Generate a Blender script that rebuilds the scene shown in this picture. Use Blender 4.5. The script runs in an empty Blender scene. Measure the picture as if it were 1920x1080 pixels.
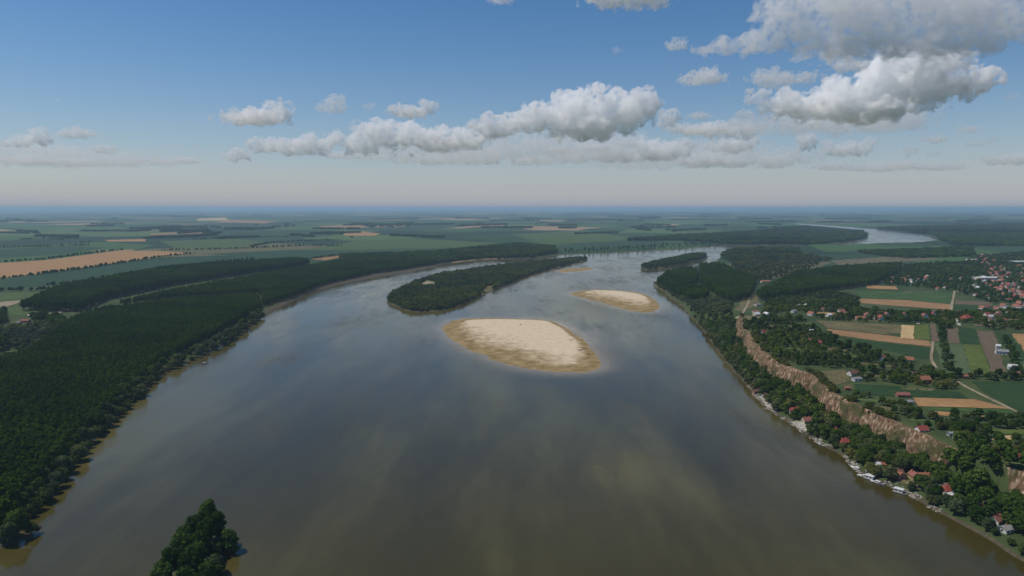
import bpy, bmesh, math, random
import numpy as np
from mathutils import Vector, Matrix

random.seed(7)
RNG = np.random.default_rng(11)
S = bpy.context.scene
COL = S.collection

# ------------------------------------------------------------------ camera
CAM_H = 200.0
FPX = 1297.0                       # focal length in pixels of the 1920 wide photograph
PITCH = math.radians(6.62)
cam_data = bpy.data.cameras.new('camera')
cam_data.sensor_width = 36.0
cam_data.lens = 36.0 * FPX / 1920.0
cam_data.clip_start = 1.0
cam_data.clip_end = 300000.0
cam = bpy.data.objects.new('camera', cam_data)
COL.objects.link(cam)
cam.location = (0, 0, CAM_H)
cam.rotation_euler = (math.radians(90) - PITCH, 0, 0)
S.camera = cam

# ------------------------------------------------------------------ sky and sun
SUN_EL = math.radians(60)
SUN_AZ = math.radians(-84)         # clockwise from +Y: to the left, almost square to the view
world = bpy.data.worlds.new('World')
S.world = world
world.use_nodes = True
wn = world.node_tree
wn.nodes.clear()
sky = wn.nodes.new('ShaderNodeTexSky')
sky.sky_type = 'NISHITA'
sky.sun_disc = False
sky.sun_elevation = SUN_EL
sky.sun_rotation = SUN_AZ
sky.altitude = 200
sky.air_density = 1.0
sky.dust_density = 0.4
sky.ozone_density = 4.0
wbg = wn.nodes.new('ShaderNodeBackground')
wbg.inputs['Strength'].default_value = 0.108
wout = wn.nodes.new('ShaderNodeOutputWorld')
# a pale belt of summer haze all round the horizon
wtc = wn.nodes.new('ShaderNodeTexCoord')
wsep = wn.nodes.new('ShaderNodeSeparateXYZ')
wn.links.new(wtc.outputs['Generated'], wsep.inputs[0])
wabs = wn.nodes.new('ShaderNodeMath'); wabs.operation = 'ABSOLUTE'
wn.links.new(wsep.outputs['Z'], wabs.inputs[0])
wmul = wn.nodes.new('ShaderNodeMath'); wmul.operation = 'MULTIPLY'
wmul.inputs[1].default_value = -12.5
wn.links.new(wabs.outputs[0], wmul.inputs[0])
wexp = wn.nodes.new('ShaderNodeMath'); wexp.operation = 'EXPONENT'
wn.links.new(wmul.outputs[0], wexp.inputs[0])
wfac = wn.nodes.new('ShaderNodeMath'); wfac.operation = 'MULTIPLY'
wfac.inputs[1].default_value = 0.95
wn.links.new(wexp.outputs[0], wfac.inputs[0])
wmix = wn.nodes.new('ShaderNodeMix'); wmix.data_type = 'RGBA'
wn.links.new(wfac.outputs[0], wmix.inputs[0])
whs = wn.nodes.new('ShaderNodeHueSaturation')
whs.inputs['Saturation'].default_value = 1.26
wn.links.new(sky.outputs[0], whs.inputs['Color'])
wn.links.new(whs.outputs[0], wmix.inputs[6])
wmix.inputs[7].default_value = (4.55, 4.6, 5.2, 1)
# and right on the horizon the bluish air of the plain
wm2 = wn.nodes.new('ShaderNodeMath'); wm2.operation = 'MULTIPLY'; wm2.inputs[1].default_value = -170.0
wn.links.new(wabs.outputs[0], wm2.inputs[0])
we2 = wn.nodes.new('ShaderNodeMath'); we2.operation = 'EXPONENT'
wn.links.new(wm2.outputs[0], we2.inputs[0])
wmix2 = wn.nodes.new('ShaderNodeMix'); wmix2.data_type = 'RGBA'
wn.links.new(we2.outputs[0], wmix2.inputs[0])
wn.links.new(wmix.outputs[2], wmix2.inputs[6])
wmix2.inputs[7].default_value = (2.6, 3.5, 4.4, 1)
wn.links.new(wmix2.outputs[2], wbg.inputs['Color'])
wn.links.new(wbg.outputs[0], wout.inputs['Surface'])

sun_data = bpy.data.lights.new('sun', 'SUN')
sun_data.energy = 3.9
sun_data.angle = math.radians(0.55)
sun_data.color = (1.0, 0.925, 0.81)
sun = bpy.data.objects.new('sun', sun_data)
COL.objects.link(sun)
SUN_DIR = Vector((math.sin(SUN_AZ) * math.cos(SUN_EL), math.cos(SUN_AZ) * math.cos(SUN_EL), math.sin(SUN_EL)))
sun.rotation_euler = (-SUN_DIR).to_track_quat('-Z', 'Y').to_euler()
sun.location = SUN_DIR * 3000

S.view_settings.view_transform = 'Standard'
S.view_settings.look = 'None'
S.view_settings.exposure = -0.3
S.view_settings.gamma = 1.0
S.view_settings.use_curve_mapping = False
S.render.engine = 'CYCLES'
S.cycles.max_bounces = 48
S.cycles.diffuse_bounces = 2
S.cycles.glossy_bounces = 2
S.cycles.transmission_bounces = 2
S.cycles.volume_bounces = 48
S.cycles.transparent_max_bounces = 64
S.cycles.volume_step_rate = 0.2
S.cycles.volume_max_steps = 128
S.cycles.use_denoising = True

# ------------------------------------------------------------------ helpers
cp, sp = math.cos(PITCH), math.sin(PITCH)

def ray(px, py):
    a = (px - 960.0) / FPX
    b = (py - 540.0) / FPX
    return np.array([a, cp - b * sp, -(sp + b * cp)])

def plane_pt(px, py, z=0.0):
    d = ray(px, py)
    t = (z - CAM_H) / d[2]
    return np.array([d[0] * t, d[1] * t])

def lerp(a, b, t):
    return a + (b - a) * t

def sstep(e0, e1, x):
    t = np.clip((x - e0) / (e1 - e0), 0, 1)
    return t * t * (3 - 2 * t)

def _hash(ix, iy, seed):
    h = (ix.astype(np.int64) * 374761393 + iy.astype(np.int64) * 668265263 + seed * 974711) & 0x7fffffff
    h = ((h ^ (h >> 13)) * 1274126177) & 0x7fffffff
    return ((h ^ (h >> 16)) & 0xffff) / 65535.0

def vnoise(x, y, seed=0):
    x = np.asarray(x, float); y = np.asarray(y, float)
    ix = np.floor(x); iy = np.floor(y)
    fx = x - ix; fy = y - iy
    ux = fx * fx * (3 - 2 * fx); uy = fy * fy * (3 - 2 * fy)
    a = _hash(ix, iy, seed); b = _hash(ix + 1, iy, seed)
    c = _hash(ix, iy + 1, seed); d = _hash(ix + 1, iy + 1, seed)
    return lerp(lerp(a, b, ux), lerp(c, d, ux), uy)

def fbm(x, y, seed=0, oc=4):
    v = 0.0; a = 0.5; n = 0.0
    for k in range(oc):
        v = v + a * vnoise(x, y, seed + k * 17); n += a
        x = np.asarray(x) * 2.03 + 11.3; y = np.asarray(y) * 2.03 + 4.7; a *= 0.5
    return v / n

def noise3(p, seed=0):
    """value noise in three dimensions, p is (n,3)"""
    i = np.floor(p); f = p - i
    u = f * f * (3 - 2 * f)
    def h(dx, dy, dz):
        return _hash(i[:, 0] + dx + 57 * (i[:, 2] + dz), i[:, 1] + dy + 131 * (i[:, 2] + dz), seed)
    x00 = lerp(h(0, 0, 0), h(1, 0, 0), u[:, 0]); x10 = lerp(h(0, 1, 0), h(1, 1, 0), u[:, 0])
    x01 = lerp(h(0, 0, 1), h(1, 0, 1), u[:, 0]); x11 = lerp(h(0, 1, 1), h(1, 1, 1), u[:, 0])
    return lerp(lerp(x00, x10, u[:, 1]), lerp(x01, x11, u[:, 1]), u[:, 2])

def catmull(pts, n=3, closed=True):
    pts = np.asarray(pts, float); m = len(pts); out = []
    for i in range(m if closed else m - 1):
        p = [pts[(i + k - 1) % m] if closed else pts[min(max(i + k - 1, 0), m - 1)] for k in range(4)]
        for j in range(n):
            t = j / n
            out.append(0.5 * ((2 * p[1]) + (-p[0] + p[2]) * t + (2 * p[0] - 5 * p[1] + 4 * p[2] - p[3]) * t * t
                              + (-p[0] + 3 * p[1] - 3 * p[2] + p[3]) * t ** 3))
    if not closed:
        out.append(pts[-1])
    return np.array(out)

def inside(poly, x, y):
    x = np.asarray(x, float); y = np.asarray(y, float)
    r = np.zeros(x.shape, bool)
    n = len(poly)
    for i in range(n):
        x0, y0 = poly[i]; x1, y1 = poly[(i + 1) % n]
        if y0 == y1:
            continue
        c = ((y0 > y) != (y1 > y))
        r ^= c & (x < (x1 - x0) * (y - y0) / (y1 - y0) + x0)
    return r

def sdist(poly, x, y):
    """signed distance, negative inside"""
    d = np.full(x.shape, 1e18)
    n = len(poly)
    for i in range(n):
        x0, y0 = poly[i]; x1, y1 = poly[(i + 1) % n]
        ex, ey = x1 - x0, y1 - y0
        l = ex * ex + ey * ey + 1e-9
        t = np.clip(((x - x0) * ex + (y - y0) * ey) / l, 0, 1)
        d = np.minimum(d, (x - x0 - t * ex) ** 2 + (y - y0 - t * ey) ** 2)
    d = np.sqrt(d)
    return np.where(inside(poly, x, y), -d, d)

def mesh_np(name, verts, faces, mats=(), smooth=False, mat_index=None):
    """faces: (n,3) or (n,4) int array"""
    verts = np.asarray(verts, np.float32); faces = np.asarray(faces, np.int32)
    me = bpy.data.meshes.new(name)
    k = faces.shape[1]; n = len(faces)
    me.vertices.add(len(verts)); me.vertices.foreach_set('co', verts.ravel())
    me.loops.add(n * k); me.loops.foreach_set('vertex_index', faces.ravel())
    me.polygons.add(n)
    me.polygons.foreach_set('loop_start', np.arange(0, n * k, k, dtype=np.int32))
    me.polygons.foreach_set('loop_total', np.full(n, k, np.int32))
    if mat_index is not None:
        me.polygons.foreach_set('material_index', np.asarray(mat_index, np.int32))
    for m in mats:
        me.materials.append(m)
    me.update(calc_edges=True)
    me.polygons.foreach_set('use_smooth', np.full(n, bool(smooth)))
    return me

def link(name, me, parent=None, **props):
    o = bpy.data.objects.new(name, me)
    COL.objects.link(o)
    if parent is not None:
        o.parent = parent
    for k, v in props.items():
        o[k] = v
    return o

def thing(name, loc, rz, label, cat, group=None, scale=1.0):
    o = bpy.data.objects.new(name, None)
    COL.objects.link(o)
    o.empty_display_size = 1.0
    o.location = loc
    o.rotation_euler = (0, 0, rz)
    o.scale = (scale,) * 3 if not hasattr(scale, '__len__') else scale
    o['label'] = label; o['category'] = cat
    if group:
        o['group'] = group
    return o

# ------------------------------------------------------------------ material helpers
class NT:
    def __init__(self, name):
        self.m = bpy.data.materials.new(name)
        self.m.use_nodes = True
        self.t = self.m.node_tree
        self.t.nodes.clear()
        self.out = self.t.nodes.new('ShaderNodeOutputMaterial')
    def n(self, kind, **kw):
        nd = self.t.nodes.new(kind)
        for k, v in kw.items():
            if k.startswith('i_'):
                nd.inputs[k[2:].replace('_', ' ')].default_value = v
            else:
                setattr(nd, k, v)
        return nd
    def l(self, a, b):
        self.t.links.new(a, b)
    def pos(self, scale=(1, 1, 1), rotz=0.0, obj=False):
        if obj:
            c = self.n('ShaderNodeTexCoord').outputs['Object']
        else:
            c = self.n('ShaderNodeNewGeometry').outputs['Position']
        mp = self.n('ShaderNodeMapping')
        mp.inputs['Scale'].default_value = scale
        mp.inputs['Rotation'].default_value = (0, 0, rotz)
        self.l(c, mp.inputs['Vector'])
        return mp.outputs[0]
    def noise(self, vec, scale=1.0, detail=4, rough=0.55):
        nd = self.n('ShaderNodeTexNoise')
        nd.inputs['Scale'].default_value = scale
        nd.inputs['Detail'].default_value = detail
        nd.inputs['Roughness'].default_value = rough
        self.l(vec, nd.inputs['Vector'])
        return nd.outputs['Fac']
    def ramp(self, fac, stops, mode='LINEAR'):
        r = self.n('ShaderNodeValToRGB')
        r.color_ramp.interpolation = mode
        while len(r.color_ramp.elements) < len(stops):
            r.color_ramp.elements.new(0.5)
        for e, (p, c) in zip(r.color_ramp.elements, stops):
            e.position = p
            e.color = (*c, 1) if len(c) == 3 else c
        self.l(fac, r.inputs[0])
        return r.outputs[0]
    def mix(self, fac, a, b, blend='MIX'):
        m = self.n('ShaderNodeMix', data_type='RGBA', blend_type=blend)
        for s, v in ((m.inputs[0], fac), (m.inputs[6], a), (m.inputs[7], b)):
            if hasattr(v, 'links'):
                self.l(v, s)
            elif isinstance(v, (int, float)):
                s.default_value = v
            else:
                s.default_value = (*v, 1)
        return m.outputs[2]
    def math(self, op, a, b=None, c=None, clamp=False):
        m = self.n('ShaderNodeMath', operation=op, use_clamp=clamp)
        for s, v in zip(m.inputs, (a, b, c)):
            if v is None:
                continue
            if hasattr(v, 'links'):
                self.l(v, s)
            else:
                s.default_value = v
        return m.outputs[0]
    def principled(self, color, rough=0.8, bump=None, bump_dist=0.3, spec=0.3, **kw):
        p = self.n('ShaderNodeBsdfPrincipled')
        if hasattr(color, 'links'):
            self.l(color, p.inputs['Base Color'])
        else:
            p.inputs['Base Color'].default_value = (*color, 1)
        if hasattr(rough, 'links'):
            self.l(rough, p.inputs['Roughness'])
        else:
            p.inputs['Roughness'].default_value = rough
        p.inputs['Specular IOR Level'].default_value = spec
        if bump is not None:
            b = self.n('ShaderNodeBump')
            b.inputs['Distance'].default_value = bump_dist
            b.inputs['Strength'].default_value = 1.0
            self.l(bump, b.inputs['Height'])
            self.l(b.outputs[0], p.inputs['Normal'])
        self.l(p.outputs[0], self.out.inputs['Surface'])
        return p

# ------------------------------------------------------------------ shorelines, traced on the water level
def shore(px_list, n=3):
    return catmull([plane_pt(*p) for p in px_list], n)

river_main = catmull([(-520, 60), (-480, 200)] + [tuple(plane_pt(*p)) for p in [
    (0, 1030), (40, 995), (95, 925), (140, 870), (200, 805), (260, 745), (300, 707), (345, 682), (410, 652),
    (452, 627), (490, 598), (540, 569), (610, 540), (700, 521), (760, 512), (815, 501), (822, 496), (860, 492), (907, 487),
    (1000, 484), (1047, 478), (1140, 474), (1273, 466), (1330, 462), (1377, 460), (1440, 459), (1500, 460), (1500, 463), (1440, 463),
    (1395, 464), (1368, 467), (1352, 478), (1345, 490), (1318, 498), (1290, 502), (1252, 511), (1228, 530),
    (1245, 548), (1270, 566), (1290, 583), (1310, 606), (1330, 640), (1350, 667), (1380, 702), (1407, 733),
    (1453, 777), (1490, 799), (1533, 828), (1580, 859), (1613, 888), (1647, 903), (1693, 924), (1727, 941),
    (1767, 964), (1800, 984), (1857, 1014), (1880, 1030), (1920, 1053)]] + [(305, 330), (330, 200), (350, 60), (340, -180), (-560, -180)], 3)
river_bend = shore([(1500, 421), (1570, 427), (1620, 433), (1629, 440), (1622, 448), (1590, 454), (1555, 458), (1560, 460), (1620, 458),
                    (1680, 456), (1720, 455), (1757, 449), (1737, 440), (1697, 435), (1647, 430), (1570, 424), (1500, 419)], 3)
ISLAND = shore([(727, 561), (733, 570), (767, 583), (797, 584), (840, 579), (870, 569), (893, 561), (917, 548), (957, 531),
                (1000, 514), (1040, 503), (1103, 486), (1087, 485), (1053, 488), (990, 493), (923, 502), (873, 509),
                (827, 516), (800, 524), (767, 535), (740, 549)], 3)
ISLET = shore([(1203, 502), (1213, 506), (1240, 503), (1273, 498), (1318, 486), (1323, 480), (1300, 479), (1270, 486), (1225, 495)], 3)
# the small wooded tongue right below the camera
SPIT = catmull([(-180, 280), (-187, 340), (-189, 385), (-187, 400), (-178, 400), (-168, 390), (-164, 384), (-168, 377),
                (-160, 352), (-154, 310), (-150, 280), (-162, 272)], 3)
BARS = [shore([(832, 618), (853, 601), (893, 597), (1000, 599), (1040, 605), (1080, 629), (1107, 652), (1128, 686),
               (1090, 697), (1030, 697), (973, 689), (923, 671), (873, 651)], 3),
        shore([(1070, 551), (1107, 544), (1157, 545), (1207, 552), (1232, 568), (1235, 578), (1217, 586), (1173, 580), (1123, 566)], 3),
        shore([(1046, 508), (1060, 504), (1108, 502), (1105, 506), (1060, 511)], 3)]
# where the loess bluff stands: its upper edge as x for each y
PLAT = 28.0
CLIFF_PX = [(1384, 582), (1390, 593), (1399, 618), (1424, 650), (1467, 682), (1530, 704), (1567, 738), (1613, 762), (1660, 782),
            (1700, 800), (1747, 820)]
cl = np.array([plane_pt(px, py, PLAT) for px, py in CLIFF_PX])
cl = np.vstack([[[430, 1600]], [[395, 1280]], cl, [[319, 450]], [[334, 438]], [[350, 410]], [[372, 300]], [[400, 100]], [[420, -300]]])
cl = cl[np.argsort(cl[:, 1])]

def cliff_x(y):
    return np.interp(y, cl[:, 1], cl[:, 0]) + 5.0 * (fbm(np.asarray(y) / 28.0, np.asarray(y) * 0 + 3.1, 5, 3) - 0.5)

def land_field(x, y):
    """positive on land, negative in the water, in metres from the shore"""
    L = np.full(x.shape, 900.0)
    near = y < 9500
    xs, ys = x[near], y[near]
    s = np.minimum(sdist(river_main, xs, ys), 900)
    far = ys > 2500
    if far.any():
        s2 = sdist(river_bend, xs[far], ys[far])
        s[far] = np.minimum(s[far], s2)
    for isl in (ISLAND, ISLET, SPIT):
        lo, hi = isl.min(0) - 120, isl.max(0) + 120
        q = (xs > lo[0]) & (xs < hi[0]) & (ys > lo[1]) & (ys < hi[1])
        if q.any():
            s[q] = np.maximum(s[q], -sdist(isl, xs[q], ys[q]))
    L[near] = s
    wob = (fbm(x / 26.0, y / 26.0, 3, 3) - 0.5) * 9.0 * np.clip(y / 900.0, 0.5, 2.5)
    return L + np.where(np.abs(L) < 60, wob, 0)

def height_field(x, y, L):
    z = np.where(L < 0, np.maximum(L * 0.5, -5.0), np.minimum(L * 0.42, 2.6))
    # low rolling of the plain far away
    z = z + np.where(L > 60, (fbm(x / 900.0, y / 900.0, 31, 3) - 0.5) * 1.2 * sstep(60, 300, L), 0)
    # sandbars
    for k, b in enumerate(BARS):
        lo, hi = b.min(0) - 220, b.max(0) + 220
        q = (x > lo[0]) & (x < hi[0]) & (y > lo[1]) & (y < hi[1])
        if q.any():
            xs, ys = x[q], y[q]
            d = sdist(b, xs, ys)
            wob = (fbm(xs / 30.0, ys / 22.0, 41 + k, 4) - 0.5)
            top = (1.15, 0.9, 0.25)[k]
            c = b.mean(0)
            lean = np.clip(0.75 * (xs - c[0]) / ((hi[0] - lo[0] - 440) * 0.5) + 0.85 * (ys - c[1]) / ((hi[1] - lo[1] - 440) * 0.5), -1.2, 1.2)
            zi = np.minimum(-d * (0.016 + 0.06 * np.clip(lean, 0, 1)), top * (0.56 + 0.44 * lean)) + wob * 0.24
            zo = -d * (0.014 - 0.005 * np.clip(-lean, 0, 1)) - (d / 42.0) ** 2 + wob * 0.36
            z[q] = np.maximum(z[q], np.where(d < 0, zi, zo))
    # bluff on the right bank
    dx = x - cliff_x(y)
    H = PLAT + np.zeros_like(x)
    H = lerp(H, 4.0, sstep(1060, 1520, y))
    H = lerp(H, 4.0, sstep(2400, 3800, y))
    right = (x > 200) & (y < 4500) & (L > 0)
    steep = np.where(y < 1080, 6.0, lerp(6.0, 120.0, sstep(1080, 1300, y)))
    basez = 0.24 * H
    talus = np.clip(np.minimum(L * 0.3, basez), 0, None)
    rise = sstep(0, 1, (dx + steep) / steep)
    zz = lerp(np.maximum(z, talus * sstep(-80, -8, dx)), H + (fbm(x / 120.0, y / 120.0, 77, 3) - 0.5) * 1.0, rise)
    z = np.where(right & (y < 4000), np.maximum(z, zz), z)
    return z

# ------------------------------------------------------------------ ground sheet, reaching the horizon
NR, NC = 900, 640
Y0, YOFF, YMAX, TMAX = -150.0, 400.0, 95000.0, 1.3
LR = math.log((YMAX + YOFF) / (Y0 + YOFF)) / (NR - 1)
yy = (Y0 + YOFF) * np.exp(LR * np.arange(NR)) - YOFF
tt = np.linspace(-TMAX, TMAX, NC)
GX = (yy[:, None] + YOFF) * tt[None, :]
GY = np.repeat(yy[:, None], NC, 1)
GL = land_field(GX.ravel(), GY.ravel())
GZ = height_field(GX.ravel(), GY.ravel(), GL).reshape(NR, NC)
GL = GL.reshape(NR, NC)

def _look(A, x, y):
    x = np.asarray(x, float); y = np.asarray(y, float)
    r = np.log(np.maximum(y + YOFF, Y0 + YOFF) / (Y0 + YOFF)) / LR
    r = np.clip(r, 0, NR - 1.001); i = r.astype(int)
    f = np.clip((y - yy[i]) / (yy[i + 1] - yy[i]), 0, 1)
    c = np.clip((x / (y + YOFF) + TMAX) / (2 * TMAX) * (NC - 1), 0, NC - 1.001); j = c.astype(int); g = c - j
    return lerp(lerp(A[i, j], A[i, j + 1], g), lerp(A[i + 1, j], A[i + 1, j + 1], g), f)

def G(x, y):
    return _look(GZ, x, y)

def LAND(x, y):
    return _look(GL, x, y)

_ts = np.concatenate([np.linspace(200, 2200, 2600), np.geomspace(2200, 60000, 2600)])

def U(px, py, lift=0.0):
    """where a picture point meets the built ground"""
    d = ray(px, py)
    x, y, z = d[0] * _ts, d[1] * _ts, CAM_H + d[2] * _ts
    h = z - (G(x, y) + lift)
    k = np.argmax(h < 0)
    if h[k] >= 0:
        k = len(_ts) - 1
    if k == 0:
        k = 1
    f = h[k - 1] / (h[k - 1] - h[k] + 1e-9)
    t = lerp(_ts[k - 1], _ts[k], f)
    return np.array([d[0] * t, d[1] * t])

def grid_faces(nr, nc):
    i = np.arange(nr - 1)[:, None] * nc + np.arange(nc - 1)[None, :]
    return np.stack([i, i + 1, i + nc + 1, i + nc], -1).reshape(-1, 4)

def ground_material():
    t = NT('plain_ground')
    P = t.pos()
    pf = t.pos((1 / 620.0, 1 / 980.0, 0), math.radians(24))
    v = t.n('ShaderNodeTexVoronoi', feature='F1', distance='CHEBYCHEV')
    v.inputs['Scale'].default_value = 1.0
    v.inputs['Randomness'].default_value = 0.85
    t.l(pf, v.inputs['Vector'])
    sep = t.n('ShaderNodeSeparateColor')
    t.l(v.outputs['Color'], sep.inputs[0])
    crops = t.ramp(sep.outputs[0], [(0.0, (0.03, 0.07, 0.02)), (0.18, (0.055, 0.115, 0.03)), (0.36, (0.022, 0.05, 0.02)),
                                    (0.52, (0.085, 0.14, 0.04)), (0.66, (0.035, 0.075, 0.03)), (0.8, (0.13, 0.125, 0.055)),
                                    (0.89, (0.34, 0.23, 0.12)), (0.95, (0.05, 0.10, 0.03))], 'CONSTANT')
    n1 = t.noise(P, 0.02, 5)
    n2 = t.noise(P, 0.25, 4)
    grass = t.ramp(n1, [(0.3, (0.035, 0.062, 0.02)), (0.5, (0.06, 0.085, 0.028)), (0.62, (0.075, 0.10, 0.032)), (0.75, (0.13, 0.11, 0.05))])
    sxyz = t.n('ShaderNodeSeparateXYZ')
    t.l(t.n('ShaderNodeNewGeometry').outputs['Position'], sxyz.inputs[0])
    farm = t.math('SMOOTH_MIN', t.math('DIVIDE', t.math('SUBTRACT', sxyz.outputs[1], 1500.0), 500.0, clamp=True), 1.0, 0.0)
    col = t.mix(farm, grass, crops)
    col = t.mix(t.math('MULTIPLY', n2, 0.5), col, t.mix(1.0, col, (0.55, 0.55, 0.5), 'MULTIPLY'))
    # mud and sand where the ground meets the water
    n3 = t.noise(P, 0.09, 4)
    edge = t.math('ADD', sxyz.outputs[2], t.math('MULTIPLY', t.math('SUBTRACT', n3, 0.5), 1.2))
    mudf = t.math('SUBTRACT', 1.0, t.math('DIVIDE', t.math('SUBTRACT', edge, 0.9), 0.6, clamp=True), clamp=True)
    mud = t.ramp(n2, [(0.3, (0.06, 0.052, 0.03)), (0.7, (0.105, 0.088, 0.055))])
    mudf = t.math('MAXIMUM', mudf, t.n('ShaderNodeAttribute', attribute_name='mud').outputs['Fac'])
    col = t.mix(mudf, col, mud)
    # clean sand of the bars, marked on the sheet
    at = t.n('ShaderNodeAttribute', attribute_name='sand')
    dry = t.math('DIVIDE', t.math('SUBTRACT', t.math('ADD', sxyz.outputs[2], t.math('MULTIPLY', t.math('SUBTRACT', t.noise(t.pos((0.06, 0.06, 0)), 1.0, 6, 0.6), 0.5), 0.5)), 0.36), 0.3, clamp=True)
    wet = t.ramp(t.noise(t.pos((0.06, 0.06, 0)), 1.0, 6, 0.6), [(0.36, (0.20, 0.14, 0.05)), (0.5, (0.27, 0.19, 0.08)), (0.64, (0.36, 0.26, 0.125))])
    drys = t.ramp(t.noise(P, 0.12, 6, 0.6), [(0.3, (0.55, 0.43, 0.28)), (0.7, (0.68, 0.56, 0.39))])
    sand = t.mix(dry, wet, drys)
    col = t.mix(at.outputs['Fac'], col, sand)
    t.principled(col, 0.92, t.noise(P, 0.6, 5), 0.5, 0.15)
    return t.m

gm = mesh_np('ground', np.stack([GX, GY, GZ], -1).reshape(-1, 3), grid_faces(NR, NC), [ground_material()], True)
sandmask = np.zeros(NR * NC, np.float32)
gx, gy = GX.ravel(), GY.ravel()
for b in BARS:
    lo, hi = b.min(0) - 130, b.max(0) + 130
    q = (gx > lo[0]) & (gx < hi[0]) & (gy > lo[1]) & (gy < hi[1])
    sandmask[q] = np.maximum(sandmask[q], (sdist(b, gx[q], gy[q]) < 90).astype(np.float32))
sandmask[(sdist(ISLAND, gx, np.clip(gy, 0, 9000)) < 6) | (gy > 5000)] = 0
sandmask[np.minimum(sdist(ISLET, gx, np.clip(gy, 0, 9000)), sdist(river_main, gx, np.clip(gy, 0, 9000)) * -1) < 20] = 0
mudpx = [(500, 594), (540, 570), (610, 541), (700, 522), (760, 513), (818, 502), (812, 494), (760, 504), (700, 512), (610, 531), (540, 559), (498, 584)]
mudpoly = np.array([plane_pt(*q_) for q_ in mudpx])
gm.attributes.new('mud', 'FLOAT', 'POINT').data.foreach_set('value', inside(mudpoly, gx, gy).astype(np.float32))
gm.attributes.new('sand', 'FLOAT', 'POINT').data.foreach_set('value', sandmask)
ground = link('ground', gm, kind='structure')

# ------------------------------------------------------------------ river
def water_material():
    t = NT('river_water')
    at = t.n('ShaderNodeAttribute', attribute_name='depth')
    shal = t.math('POWER', 2.718, t.math('MULTIPLY', at.outputs['Fac'], -2.4))
    P = t.pos()
    # silt carried in long streaks down the stream
    st = t.noise(t.pos((1 / 130.0, 1 / 520.0, 0), math.radians(-12)), 1.0, 5, 0.6)
    sy = t.n('ShaderNodeSeparateXYZ'); t.l(t.n('ShaderNodeNewGeometry').outputs['Position'], sy.inputs[0])
    # vignetting of the near reach painted into the colour: paler farther upriver
    st = t.math('ADD', st, t.math('MULTIPLY', t.math('DIVIDE', t.math('SUBTRACT', sy.outputs[1], 430.0), 700.0, clamp=True), 0.11))
    silt = t.ramp(st, [(0.36, (0.040, 0.033, 0.006)), (0.5, (0.056, 0.046, 0.009)), (0.66, (0.100, 0.086, 0.026))])
    col = t.mix(shal, silt, (0.25, 0.19, 0.10))
    # wind: smooth slicks and ruffled patches
    w1 = t.noise(t.pos((1 / 95.0, 1 / 260.0, 0), math.radians(20)), 1.0, 6, 0.62)
    w2 = t.noise(t.pos((1 / 16.0, 1 / 90.0, 0), math.radians(-8)), 1.0, 5, 0.65)
    w1 = t.math('ADD', t.math('MULTIPLY', w1, 0.65), t.math('MULTIPLY', w2, 0.35))
    rough = t.ramp(w1, [(0.38, (0.05,) * 3), (0.5, (0.13,) * 3), (0.62, (0.28,) * 3)])
    p = t.principled(col, rough, None, spec=0.5)
    p.inputs['IOR'].default_value = 1.333
    b = t.n('ShaderNodeBump')
    b.inputs['Strength'].default_value = 0.22
    b.inputs['Distance'].default_value = 0.25
    t.l(t.noise(t.pos((0.22, 0.16, 0)), 1.0, 5, 0.6), b.inputs['Height'])
    t.l(b.outputs[0], p.inputs['Normal'])
    return t.m

vz = GZ.ravel()
F = grid_faces(NR, NC)
wetf = (vz[F].min(1) < 0.02) & (GL.ravel()[F].min(1) < 25) & (GY.ravel()[F].max(1) < 9500)
F = F[wetf]
used, inv = np.unique(F, return_inverse=True)
wv = np.stack([gx[used], gy[used], np.zeros(len(used))], -1)
wm = mesh_np('river', wv, inv.reshape(-1, 4), [water_material()], True)
wm.attributes.new('depth', 'FLOAT', 'POINT').data.foreach_set('value', (np.maximum(-vz[used], 0) + np.where(sandmask[used] > 0.5, 0.0, 2.0)).astype(np.float32))
link('river', wm, kind='structure')
# ------------------------------------------------------------------ clouds: real bodies of mist far above the plain
def cloud_material(density, size):
    """white mist, torn to wisps by an uneven density; size is the height of one billow in metres"""
    t = NT('cloud_mist')
    w = t.n('ShaderNodeTexNoise')
    w.inputs['Scale'].default_value = 1.9
    w.inputs['Detail'].default_value = 4
    w.inputs['Roughness'].default_value = 0.62
    t.l(t.pos((1 / size,) * 3, obj=True), w.inputs['Vector'])
    v = t.n('ShaderNodeVolumeScatter')
    v.inputs['Color'].default_value = (1, 0.978, 0.945, 1)
    v.inputs['Anisotropy'].default_value = 0.15
    t.l(t.math('MULTIPLY', t.math('MULTIPLY_ADD', w.outputs['Fac'], 5.0, -2.1, clamp=True), density), v.inputs['Density'])
    t.l(v.outputs[0], t.out.inputs['Volume'])
    return t.m

def ico(sub):
    bm = bmesh.new()
    bmesh.ops.create_icosphere(bm, subdivisions=sub, radius=1)
    v = np.array([q.co[:] for q in bm.verts]); f = np.array([[q.index for q in p.verts] for p in bm.faces])
    bm.free()
    return v, f
ICO1, ICO2 = ico(1), ico(2)

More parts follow.
